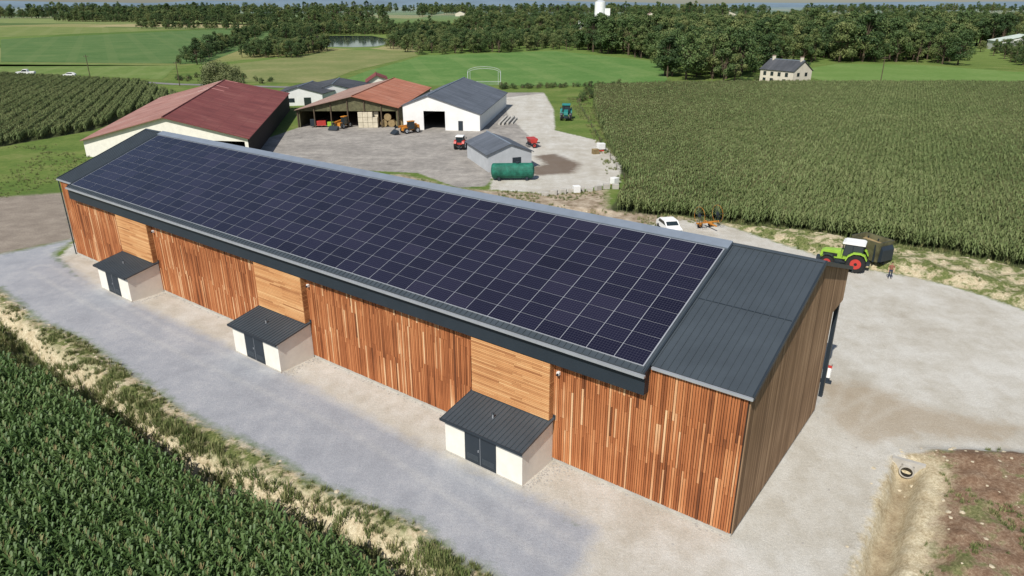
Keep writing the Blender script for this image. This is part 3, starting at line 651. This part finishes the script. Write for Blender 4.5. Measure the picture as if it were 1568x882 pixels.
# ------------------------------------------------------------ gable buildings
def lerp(a,b,t): return (a[0]+(b[0]-a[0])*t,a[1]+(b[1]-a[1])*t)
def gable(name,FL,FR,BR,BL,zl,zrr,rf,zt,wm,rmL,rmR,opening=None,oh=.6,posts=0,doors=(),rwm=None):
    e=empty(name,(*FL,0)); W=MB([wm,'dark','steel2','bark','glass',rwm or wm])
    def V(p,z): return (p[0]-FL[0],p[1]-FL[1],z)
    def zl_(f): return zl+(zt-zl)*f/rf if f<=rf else zt+(zrr-zt)*(f-rf)/(1-rf)
    for A_,B_,op in ((FL,FR,opening),(BL,BR,None)):
        bp=sorted(set([0,rf,1]+(list(op[:2]) if op else [])))
        for f0,f1 in zip(bp[:-1],bp[1:]):
            zb=op[2] if op and f0>=op[0]-1e-6 and f1<=op[1]+1e-6 else -.2
            a=lerp(A_,B_,f0); b_=lerp(A_,B_,f1); W.poly([V(a,zb),V(b_,zb),V(b_,zl_(f1)),V(a,zl_(f0))],0)
    W.poly([V(BL,-.2),V(FL,-.2),V(FL,zl),V(BL,zl)],0)
    W.poly([V(FR,-.2),V(BR,-.2),V(BR,zrr),V(FR,zrr)],5)
    if posts:
        for i in range(posts+1):
            p=lerp(FL,FR,i/posts); q_=V(p,0); W.cyl((q_[0],q_[1]-.1,-.1),(q_[0],q_[1]-.1,zl_(i/posts)-.1),.16,.16,8,3)
    for (f0,f1,z0,z1,side,mt) in doors:
        A_,B_={'f':(FL,FR),'r':(FR,BR),'l':(BL,FL)}[side]; a=Vector(V(lerp(A_,B_,f0),0)); b_=Vector(V(lerp(A_,B_,f1),0)); d=(b_-a).normalized(); nn=Vector((d.y,-d.x,0))*.05
        W.poly([a+nn+Vector((0,0,z0)),b_+nn+Vector((0,0,z0)),b_+nn+Vector((0,0,z1)),a+nn+Vector((0,0,z1))],mt)
    W.build('walls',e)
    Rf=MB([rmL,rmR,'flash'])
    RF=lerp(FL,FR,rf); RB=lerp(BL,BR,rf)
    ax=Vector((RB[0]-RF[0],RB[1]-RF[1],0)); Ln=ax.length; ax.normalize()
    for E0,E1,ze,mi in ((FL,BL,zl,0),(FR,BR,zrr,1)):
        r0=Vector(V(RF,zt))-ax*oh; r1=Vector(V(RB,zt))+ax*oh; e0=Vector(V(E0,ze))-ax*oh; e1=Vector(V(E1,ze))+ax*oh
        o_=(e0-r0); w=o_.length; o_=o_.normalized()*.4; e0+=o_; e1+=o_
        up=Vector((0,0,.14)); L2=Ln+2*oh
        P=[e0+up,e1+up,r1+up,r0+up]; UV=[(0,w),(L2,w),(L2,0),(0,0)]
        if (P[1]-P[0]).cross(P[3]-P[0]).z<0: P=P[::-1]; UV=UV[::-1]
        Rf.poly(P,mi,.5,UV); Rf.poly([p-up*.9 for p in P][::-1],mi,.5,UV[::-1])
        for i in range(4): j=(i+1)%4; Rf.poly([P[i],P[i]-up*.9,P[j]-up*.9,P[j]],mi,.5,[(0,0)]*4)
    rc0=Vector(V(RF,zt+.16))-ax*oh; rc1=Vector(V(RB,zt+.16))+ax*oh
    Rf.cyl(rc0,rc1,.14,.14,6,2 if rmL in('greyroof','slate') else 1)
    Rf.build('roof',e); return e
gable('red_roof_hangar',(-77.6,128.3),(-46,123.5),(-58.2,189),(-92,190),3.0,4.2,.52,7.4,'render','redroof2','redroof',(.6,.98,3.6),.7,rwm='back')  # right wall painted near-black to stand for shade in its open side
gable('open_barn',(-48,161),(-25.5,161),(-22.5,200),(-45,202),3.9,4.4,.56,6.8,'olive','rust2','rust',(.02,.98,3.6),.8,6)
gable('white_hangar',(-24,158.3),(-7,156),(-1.5,196),(-18.5,198),5.2,3.6,.33,7.3,'white','greyroof','greyroof',(.27,.55,4.1),.3,0,[(.72,.78,0,2.1,'f',2)])
gable('metal_shed',(-3.9,115.5),(3.3,118.6),(-.9,130.6),(-8.1,127.6),2.9,2.9,.5,4.3,'grey','greyroof','greyroof',None,.25,0,[(.55,.75,0,2.1,'f',2)])
gable('farm_office',(-64,196),(-52,199),(-50,212),(-66,214),3.0,3.0,.5,4.8,'white','slate','slate',None,.3,0,[(.2,.4,.9,2.0,'f',4),(.6,.75,0,2.1,'f',4)])
gable('farm_office',(-56,204),(-46,210),(-44,226),(-62,224),3.0,3.0,.5,4.6,'white','slate','slate',None,.3,0,[(.25,.4,.9,2.0,'f',4)])
gable('red_roof_shed',(-45,226),(-39,228),(-41,238),(-47,236),3.2,4.0,.5,5.2,'render','redroof','redroof')
e=gable('farmhouse',(93.5,244),(101,247.5),(93.5,258),(86,254.5),5.0,5.0,.5,8.0,'houserender','slate','slate',None,.3,0,
  [(.2,.34,3.2,4.4,'f',4),(.62,.76,3.2,4.4,'f',4),(.2,.34,1.0,2.3,'f',4)]+[(.1+.22*k,.19+.22*k,3.0,4.3,'l',4) for k in range(4)]+[(.32,.42,0,2.2,'l',4),(.1,.19,1.0,2.2,'l',4),(.7,.79,1.0,2.2,'l',4)])
mb=MB(['houserender','rust2']); 
for (cx,cy) in ((3.2,2.6),(-3.1,11.4)): mb.box(cx-.5,cx+.5,cy-.4,cy+.4,6.8,9.2,0); mb.box(cx-.55,cx+.55,cy-.45,cy+.45,9.2,9.4,1)
mb.build('chimneys',e)
gable('farm_shed',(288,440),(318,436),(324,452),(292,458),5,5,.5,8.5,'white','palegreen','palegreen')
gable('village_house',(328,485),(345,481),(350,495),(332,499),7,7,.5,13,'render','rust2','rust2')
gable('silo_plant',(66,750),(100,748),(102,766),(68,768),9,9,.5,12,'white','palegreen','palegreen')
mb=MB(['white','grey']); mb.cyl((90,775,0),(90,775,27),5.5,5.5,20,0); mb.cyl((90,775,27),(90,775,29),5.5,2,20,1); mb.box(94,100,772,778,0,21,0); mb.build('silo_tower')
for x,y,w in [(-380,1700,26),(-120,1600,20),(420,1500,24),(700,1900,26),(-800,1500,22),(240,1350,18),(330,640,16),(500,900,20)]:
    gable('village_house',(x,y),(x+w,y),(x+w,y+12),(x,y+12),6,6,.5,10,'houserender','rust2','slate')

e=empty('storage_tank',(0.1,110.3,0),R(3))
mb=MB(['tank','steel2']); mb.cyl((-3.1,0,1.45),(3.1,0,1.45),1.2,1.2,24,0)
for sg in (-1,1):
    mb.cyl((3.1*sg,0,1.45),(3.3*sg,0,1.45),1.2,.95,24,0); mb.cyl((3.3*sg,0,1.45),(3.42*sg,0,1.45),.95,.4,24,0)
for xx in (-2,0,2): mb.cyl((xx-.03,0,1.45),(xx+.03,0,1.45),1.215,1.215,24,0)
for xx in (-2.2,2.2): mb.box(xx-.2,xx+.2,-.9,.9,0,.6,1)
mb.cyl((.8,0,2.6),(.8,0,2.85),.3,.3,12,1); mb.build('tank_body',e)

# ------------------------------------------------------------ vehicles
def wheel(mb,x,y,r,w,mt,mr,lug=True):
    mb.cyl((x,y-w/2,r),(x,y+w/2,r),r*.93,r*.93,24,mt); mb.cyl((x,y-w/2-.02,r),(x,y+w/2+.02,r),r*.55,r*.55,18,mr)
    mb.cyl((x,y-w/2-.05,r),(x,y+w/2+.05,r),r*.16,r*.16,10,mt)
    if lug:
        for k in range(20):
            a=2*math.pi*k/20; M0=mb.M.copy(); mb.M=M0@Matrix.Translation((x,y,r))@Matrix.Rotation(a,4,'Y')
            mb.box(-.05,.05,-w/2,w*.08,r*.9,r*1.0,mt); mb.box(.03,.13,-w*.08,w/2,r*.9,r*1.0,mt); mb.M=M0
def tractor(name,loc,rz,body,rim,roof='white',sc=1):
    e=empty(name,(*loc,0),rz,sc)
    mb=MB([body,'black',rim,'steel2'])
    for y in (-.95,.95): wheel(mb,-1.0,y,.98,.58,1,2)
    for y in (-.92,.92): wheel(mb,1.75,y,.72,.48,1,2)
    mb.build('wheels',e)
    mb=MB([body,'black','steel2'])
    mb.box(-1.5,2.3,-.28,.28,.65,1.15,2); mb.cyl((-1,-.7,.98),(-1,.7,.98),.16,.16,10,2); mb.cyl((1.75,-.7,.72),(1.75,.7,.72),.12,.12,10,2)
    mb.prism([(.35,1.1),(2.45,1.0),(2.6,1.25),(2.5,1.7),(2.2,1.85),(.35,2.05)],-.42,.42,'y',0)
    mb.box(2.3,2.9,-.4,.4,.6,1.0,2)
    for s in (-1,1):
        mb.box(.9,2.3,s*.43-.015,s*.43+.015,1.25,1.6,1)
        y0,y1=sorted((s*.62,s*1.22))
        mb.prism([(-2.0,1.45),(-1.75,1.95),(-1.3,2.12),(-.6,2.08),(-.1,1.7),(.05,1.2),(-.02,1.15),(-.2,1.6),(-.65,1.98),(-1.3,2.02),(-1.68,1.88),(-1.93,1.42)],y0,y1,'y',0)
        y0,y1=sorted((s*.7,s*1.14)); mb.prism([(1.05,1.1),(1.3,1.5),(1.75,1.6),(2.2,1.5),(2.4,1.2),(2.2,1.45),(1.75,1.53),(1.3,1.44)],y0,y1,'y',2)
    mb.box(-1.55,.35,-.6,.6,1.15,1.6,0); mb.cyl((.5,-.5,1.9),(.5,-.5,3.0),.06,.05,8,2)
    mb.box(-2.3,-1.5,-.35,.35,.7,.95,2)
    mb.build('bodywork',e,.02)
    mb=MB(['glass',body,'steel2',roof])
    mb.prism([(-1.5,1.6),(.38,1.6),(.25,2.85),(-1.4,2.85)],-.74,.74,'y',0)
    for s in (-1,1):
        for xa,xb in ((-1.5,-1.4),(.38,.25),(-.5,-.5)): mb.cyl((xa,s*.76,1.6),(xb,s*.76,2.86),.045,.045,6,2)
        mb.cyl((.4,s*.75,2.6),(.55,s*1.1,2.6),.02,.02,5,2); mb.box(.5,.54,s*1.1-.1,s*1.1+.1,2.2,2.55,2)
    mb.prism([(-1.62,2.86),(.52,2.86),(.56,2.95),(.3,3.08),(-1.4,3.1),(-1.6,3.0)],-.86,.86,'y',3)
    mb.build('cab',e); return e
tractor('tractor',(35.2,70.0),R(150),'lime','red')
tractor('tractor',(13,173),R(-95),'teal','white','teal',1.15)
tractor('tractor',(-9.8,136),R(80),'red','white','white',.85)
e=empty('feed_mixer_wagon',(38.2,71.2,0),R(118))
mb=MB(['olive','black','steel2','straw'])
B=[(-1.5,-.85),(1.5,-.85),(1.5,.85),(-1.5,.85)]; T=[(-1.7,-1.15),(1.7,-1.15),(1.7,1.15),(-1.7,1.15)]; ht=3.0
for i in range(4):
    j=(i+1)%4; mb.poly([(*B[i],.8),(*B[j],.8),(*T[j],ht),(*T[i],ht)],0); mb.poly([(B[i][0]*.95,B[i][1]*.95,.85),(T[i][0]*.96,T[i][1]*.96,ht),(T[j][0]*.96,T[j][1]*.96,ht),(B[j][0]*.95,B[j][1]*.95,.85)],0)
    mb.poly([(*T[i],ht),(*T[j],ht),(T[j][0]*.96,T[j][1]*.96,ht),(T[i][0]*.96,T[i][1]*.96,ht)],2)
mb.poly([(*p,.82) for p in B],3); mb.poly([(T[i][0]*.9,T[i][1]*.9,2.3+.2*(i%2)) for i in range(4)],3)
for s in (-1,1):
    for xx in (-1.2,0,1.2): mb.box(xx-.05,xx+.05,s*1.05-.1,s*1.05+.1,.8,2.7,2)
    wheel(mb,-.3,s*1.0,.5,.35,1,0,False)
mb.box(-1.8,2.6,-.1,.1,.55,.75,2); mb.prism([(-1.6,.9),(-2.0,1.0),(-2.0,2.2),(-1.75,2.6)],-.9,.9,'y',2)
mb.build('tub',e)
def telehandler(name,loc,rz,body):
    e=empty(name,(*loc,0),rz); mb=MB([body,'black','steel2','glass','grey'])
    for xx in (-1.3,1.3):
        for y in (-.9,.9): wheel(mb,xx,y,.6,.42,1,4,False)
    mb.box(-2.0,1.9,-.55,.55,.6,1.3,0); mb.prism([(-2.3,.7),(-1.0,.7),(-1.0,1.7),(-2.2,1.6)],-.9,.2,'y',0)
    mb.prism([(-.6,.9),(.9,.9),(.7,2.5),(-.6,2.5)],.15,1.0,'y',3); mb.box(-.75,.85,.1,1.05,2.5,2.62,0)
    M0=mb.M.copy(); mb.M=Matrix.Translation((-1.8,-.4,1.7))@Matrix.Rotation(R(4),4,'Y'); mb.box(0,4.4,-.18,.18,-.2,.2,0); mb.box(4.2,5.2,-.12,.12,-.15,.15,2); mb.M=M0
    mb.prism([(3.2,.1),(4.3,.1),(4.3,.2),(3.4,.9),(3.2,.9)],-1.1,1.1,'y',2)
    mb.cyl((3.3,-.4,1.3),(3.4,-.4,.6),.1,.1,6,2); mb.build('chassis',e); return e
telehandler('telehandler',(-22.0,154),R(215),'orange'); telehandler('telehandler',(-38,160.5),R(250),'orange')
def car(name,loc,rz,prof='van'):
    e=empty(name,(*loc,0),rz); mb=MB(['white','black','glass','steel2','red'])
    if prof=='pickup': body=[(-2.5,.5),(2.5,.5),(2.5,1.1),(1.1,1.2),(.5,1.8),(-.6,1.8),(-.7,1.15),(-2.5,1.15)]; glass=[(-.5,1.2),(1.0,1.22),(.5,1.7),(-.5,1.72)]; a=(1.1,1.2,.5,1.8)
    else: body=[(-2.1,.4),(2.1,.4),(2.1,.75),(1.2,.95),(.5,1.42),(-1.1,1.45),(-1.9,1.0),(-2.1,.9)]; glass=[(-1.4,.98),(1.05,.98),(.45,1.36),(-1.0,1.38)]; a=(1.2,.95,.5,1.42)
    mb.prism(body,-.88,.88,'y',0); mb.prism(glass,-.895,.895,'y',2)
    for xx in (-1.35,1.4):
        for y in (-.8,.8): wheel(mb,xx,y,.34,.2,1,3,False)
    mb.box(2.05,2.13,-.8,.8,.5,.62,3)
    n_=Vector((a[3]-a[1],0,a[0]-a[2])).normalized()*.012
    mb.poly([Vector((a[0]-.05,-.75,a[1]+.05))+n_,Vector((a[0]-.05,.75,a[1]+.05))+n_,Vector((a[2]+.05,.7,a[3]-.05))+n_,Vector((a[2]+.05,-.7,a[3]-.05))+n_],2)
    mb.build('body',e,.03); return e
car('parked_car',(19.3,83.2),R(-80),'car')
e=car('pickup_truck',(-186,281),R(195),'pickup'); e.location.z=.3; e.scale=(1.25,)*3
e=car('parked_car',(-167,277),R(190),'car'); e.location.z=.3
e=empty('hay_rake',(24.3,84.2,0),R(20)); mb=MB(['orange','steel2','black'])
mb.box(-1.6,1.6,-.08,.08,.7,.85,0); mb.box(-.08,.08,-1.8,.8,.7,.85,0)
for cx in (-1.3,1.3):
    for k in range(11):
        a=2*math.pi*k/11; p=(cx,math.cos(a)*1.35,1.75+math.sin(a)*1.35); mb.cyl((cx,0,1.75),p,.03,.02,5,1)
        mb.cyl(p,(cx+.35,p[1]*1.05,1.75+(p[2]-1.75)*1.05),.015,.01,4,1)
    for k in range(24):
        a=2*math.pi*k/24; b2=2*math.pi*(k+1)/24; mb.cyl((cx,math.cos(a)*1.1,1.75+math.sin(a)*1.1),(cx,math.cos(b2)*1.1,1.75+math.sin(b2)*1.1),.02,.02,4,0,.5,False)
    mb.cyl((cx-.1,0,1.75),(cx+.1,0,1.75),.2,.2,10,1)
    wheel(mb,cx*.6,.5,.35,.2,2,0,False)
mb.build('frame',e)
e=empty('seed_drill',(3.9,138,0),R(15)); mb=MB(['red','black','steel2'])
mb.prism([(-.5,.9),(.5,.9),(.8,1.7),(-.8,1.7)],-1.5,1.5,'y',0); mb.box(-1.2,1.6,-.1,.1,.6,.8,2)
for y in (-1.6,1.6): wheel(mb,0,y,.5,.25,1,0,False)
for k in range(8): mb.cyl((-.5,-1.4+k*.4,.9),(-.9,-1.4+k*.4,.05),.03,.03,5,2)
mb.build('hopper',e)
def stack(name,loc,rz,boxes,mats):
    e=empty(name,(*loc,0),rz); mb=MB(mats)
    for b_ in boxes: mb.box(*b_)
    mb.build('pieces',e,.04)
stack('concrete_beams',(-2.4,170),R(-8),[(0,.5,-6,6,0,.5,0),(.9,1.4,-6,5,0,.5,0),(1.8,2.3,-5,6,0,.5,0),(2.8,3.2,-4,4,0,.4,0)],['conc'])
stack('fodder_sacks',(-32.5,160.6),0,[(x*1.1-2,x*1.1-.95,y_*1.1,y_*1.1+1.05,z*1.15,z*1.15+1.1,0) for x in range(4) for y_ in range(2) for z in range(3) if rng.random()<.93],['cream'])
stack('pallet_stack',(15.5,131),.3,[(-.6,.6,-.5,.5,k*.16,k*.16+.11,0) for k in range(6)],['straw'])
stack('water_container',(9.5,101.8),.2,[(-.5,.5,-.5,.5,.12,1.1,0),(-.55,.55,-.55,.55,0,.12,1)],['white','straw'])
stack('water_container',(15.8,107),.6,[(-.5,.5,-.5,.5,.12,1.1,0),(-.55,.55,-.55,.55,0,.12,1)],['white','straw'])
stack('red_hopper',(16.8,133.5),.3,[(-.7,.7,-.5,.5,.4,1.5,0),(-.5,.5,-.4,.4,0,.4,1)],['white','red'])
e=empty('round_bales',(-27.2,161.5,0)); mb=MB(['straw'])
for i in range(3):
    for k in range(2): mb.cyl((i*1.7-1.7,k*1.4,.8),(i*1.7-1.7,k*1.4+1.2,.8),.8,.8,16)
mb.cyl((-.8,0,2.2),(-.8,1.2,2.2),.8,.8,16); mb.build('bales',e)
stack('farm_machinery',(-43,161.5),.2,[(-1,1,-.6,.6,.4,1.4,0),(1.3,2.6,-.5,.5,.2,1.1,1),(-2.4,-1.3,-.4,.6,.3,1.8,2)],['red','lime','steel2'])
mb=MB(['conc']); rr2=random.Random(9)
for k in range(9):
    x0=4.8+k*1.35; y0=100.2+.55*k*rr2.uniform(.9,1.1); mb.M=Matrix.Translation((x0,y0,0))@Matrix.Rotation(rr2.uniform(-.3,.6),4,'Z'); mb.box(-.5,.5,-.3,.3,0,rr2.uniform(.5,.9))
mb.build('concrete_blocks',bevel=.04)
e=empty('fence',(0,0,0)); mb=MB(['bark','steel2'])
prev=None
for k in range(12):
    p=(17.6+.02*k*k*.3,109+k*8.5,0)
    mb.cyl((*p[:2],0),(*p[:2],1.3),.06,.05,6,0)
    if prev:
        for z in (.5,.85,1.2): mb.cyl((prev[0],prev[1],z),(p[0],p[1],z),.012,.012,4,1)
    prev=p
mb.build('posts',e)
e=empty('arch_gate',(-9.5,250,0)); mb=MB(['grey'])
for s in (-1,1): mb.box(s*5.6-.09,s*5.6+.09,-.09,.09,0,4.4,0); mb.box(s*4.8-.05,s*4.8+.05,-.05,.05,0,4.4,0)
for off in (0,.6):
    for k in range(16):
        a=math.pi*k/16; b2=math.pi*(k+1)/16; mb.cyl((-5.6*math.cos(a),0,4.4-off+1.6*math.sin(a)),(-5.6*math.cos(b2),0,4.4-off+1.6*math.sin(b2)),.06,.06,6,0)
mb.box(-5.6,5.6,-.04,.04,1.1,1.2,0)
for k in range(28): mb.box(-5.5+k*.4,-5.46+k*.4,-.02,.02,0,1.1,0)
mb.build('frame',e)
for (x,y,h) in [(125,248,9.5),(-160,278,8),(-112,246,8),(-215,300,8)]:
    e=empty('utility_pole',(x,y,0)); mb=MB(['bark','steel2']); mb.cyl((0,0,0),(0,0,h),.16,.11,8,0); mb.box(-.9,.9,-.06,.06,h-.6,h-.45,0)
    for k in (-.8,0,.8): mb.cyl((k,0,h-.45),(k,0,h-.25),.05,.03,6,1)
    mb.build('pole',e)
e=empty('warning_sign',(23.2,45.8,0),R(-30)); mb=MB(['white','red','steel2']); mb.M=Matrix.Rotation(R(-12),4,'X')
mb.box(-.25,.25,-.02,.02,.35,1.1,0); mb.box(-.25,.25,-.025,.025,1.1,1.3,1); mb.cyl((-.22,0,0),(-.22,0,1.4),.025,.025,6,2); mb.cyl((.22,0,0),(.22,0,1.4),.025,.025,6,2)
mb.M=Matrix.Rotation(R(20),4,'X'); mb.cyl((-.22,0,0),(-.22,-.15,1.1),.02,.02,6,2); mb.box(-.4,.4,-.2,.2,0,.08,2); mb.build('board',e)
e=empty('drain_headwall',(24.2,35.9,0),R(-32)); mb=MB(['conc','dark'])
mb.box(-.9,-.35,-.15,.15,-1.1,.15,0); mb.box(.35,.9,-.15,.15,-1.1,.15,0); mb.box(-.35,.35,-.15,.15,-.1,.15,0); mb.box(-.35,.35,-.15,.15,-1.1,-.8,0)
def ring(r,y,t): return (r*math.cos(t),y,-.45+r*math.sin(t))
for k in range(20):
    a=2*math.pi*k/20; b2=2*math.pi*(k+1)/20
    mb.poly([ring(.33,-.4,a),ring(.33,-.4,b2),ring(.42,-.4,b2),ring(.42,-.4,a)],0)
    mb.poly([ring(.42,-.4,a),ring(.42,-.4,b2),ring(.42,.8,b2),ring(.42,.8,a)],0)
    mb.poly([ring(.33,-.4,b2),ring(.33,-.4,a),ring(.33,.8,a),ring(.33,.8,b2)],1)
mb.poly([ring(.33,.7,2*math.pi*k/20) for k in range(20)],1)
mb.build('wall',e)

# ------------------------------------------------------------ person
def person(loc,rz):
    e=empty('person',(*loc,0),rz)
    V=[];E=[];Rd=[]
    def chain(start,pts):
        p=start
        for (co_,r) in pts:
            V.append(co_); Rd.append(r); V_i=len(V)-1
            if p is not None: E.append((p,V_i))
            p=V_i
        return p
    pel=chain(None,[((0,0,.95),.14)]); sp=chain(pel,[((0,.0,1.15),.135),((0,0,1.35),.15)]); chain(sp,[((0,0,1.48),.07),((0,.01,1.55),.058)])
    for s in (-1,1):
        sh=chain(sp,[((s*.19,0,1.42),.065),((s*.26,.02,1.15),.048),((s*.24,.14,.92),.034)])
        hd=chain(sh,[((s*.24,.18,.86),.032)])
        for k,(dx,L) in enumerate([(-.03,.06),(-.01,.075),(.012,.07),(.032,.055)]): chain(hd,[((s*.24+dx,.20,.82),.010),((s*.24+dx,.205,.82-L),.008)])
        chain(hd,[((s*.24-s*.045,.20,.84),.011),((s*.24-s*.05,.22,.80),.009)])
        chain(pel,[((s*.10,0,.88),.095),((s*.12,.03*s,.48),.062),((s*.13,.02*s-.02,.09),.042),((s*.14,.10,.05),.04)])
    me=bpy.data.meshes.new('body'); me.from_pydata(V,E,[]); o=bpy.data.objects.new('body',me); root.objects.link(o); o.parent=e
    o.modifiers.new('skin','SKIN')
    if not me.skin_vertices: me.skin_vertices.new()
    for i,r in enumerate(Rd): me.skin_vertices[0].data[i].radius=(r,r*.85 if i in(0,1,2) else r)
    me.skin_vertices[0].data[0].use_root=True
    o.modifiers.new('s','SUBSURF').levels=1; o.modifiers['s'].render_levels=1
    m,nt,b=newmat('clothed_body',.85); n=N(nt); sp_=nt.nodes.new('ShaderNodeSeparateXYZ'); nt.links.new(n.pos('obj'),sp_.inputs[0])
    z=sp_.outputs[2]; ax_=n.m('ABSOLUTE',sp_.outputs[0])
    arm=n.m('MULTIPLY',n.m('GREATER_THAN',ax_,.185),n.m('GREATER_THAN',z,.6))
    c=n.mix(n.m('GREATER_THAN',z,1.0),(.03,.04,.07),(.22,.09,.06)); c=n.mix(n.m('LESS_THAN',z,.11),c,(.03,.02,.015))
    c=n.mix(n.m('MULTIPLY',arm,n.m('LESS_THAN',z,1.22)),c,(.5,.3,.21)); c=n.mix(n.m('GREATER_THAN',z,1.49),c,(.5,.3,.21)); nt.links.new(c,b.inputs['Base Color']); me.materials.append(m)
    bm=bmesh.new(); bmesh.ops.create_uvsphere(bm,u_segments=16,v_segments=12,radius=.115)
    for v_ in bm.verts:
        v_.co.x*=.72; v_.co.y*=.88; v_.co.z*=1.05
        if v_.co.y>.085 and abs(v_.co.x)<.02 and -.03<v_.co.z<.02: v_.co.y+=.022
        if v_.co.z<-.05: v_.co.x*=.85
    hm=bpy.data.meshes.new('head'); bm.to_mesh(hm); bm.free(); hm.materials.append(M['skin']); hm.materials.append(M['hair'])
    for p_ in hm.polygons:
        p_.use_smooth=True
        if p_.center.z>.045 or (p_.center.y<-.01 and p_.center.z>-.05): p_.material_index=1
    h=bpy.data.objects.new('head',hm); root.objects.link(h); h.parent=e; h.location=(0,.015,1.66)
    mb=MB(['hair','skin'])
    for s in (-1,1): mb.cyl((s*.03,.10,1.67),(s*.03,.115,1.67),.012,.008,6,0); mb.cyl((s*.08,0,1.65),(s*.095,0,1.66),.025,.02,6,1)
    mb.box(-.025,.025,.10,.112,1.605,1.612,0); mb.build('face',e)
person((38.4,66.9),R(160))

# ------------------------------------------------------------ light, sky, camera
Sd=Vector((-.45*math.cos(R(48)),-.893*math.cos(R(48)),math.sin(R(48)))).normalized()
L=bpy.data.lights.new('sun','SUN'); L.energy=5.0; L.angle=R(.5); L.color=(1,.96,.89)
lo=bpy.data.objects.new('sun',L); root.objects.link(lo); lo.rotation_euler=Sd.to_track_quat('Z','Y').to_euler()
w=bpy.data.worlds.new('World'); scn.world=w; w.use_nodes=True; nt=w.node_tree
sky=nt.nodes.new('ShaderNodeTexSky'); sky.sky_type='NISHITA'; sky.sun_disc=False; sky.sun_elevation=R(48); sky.sun_rotation=math.atan2(Sd.x,Sd.y)
bg=nt.nodes['Background']; bg.inputs[1].default_value=.09; nt.links.new(sky.outputs[0],bg.inputs[0])
cd=bpy.data.cameras.new('camera'); cam=bpy.data.objects.new('camera',cd); root.objects.link(cam)
cam.location=(0,0,26); cam.rotation_euler=(R(90-22),0,0); cd.sensor_width=36; cd.lens=1080/1568*36; cd.clip_end=20000; cd.clip_start=.5
scn.camera=cam
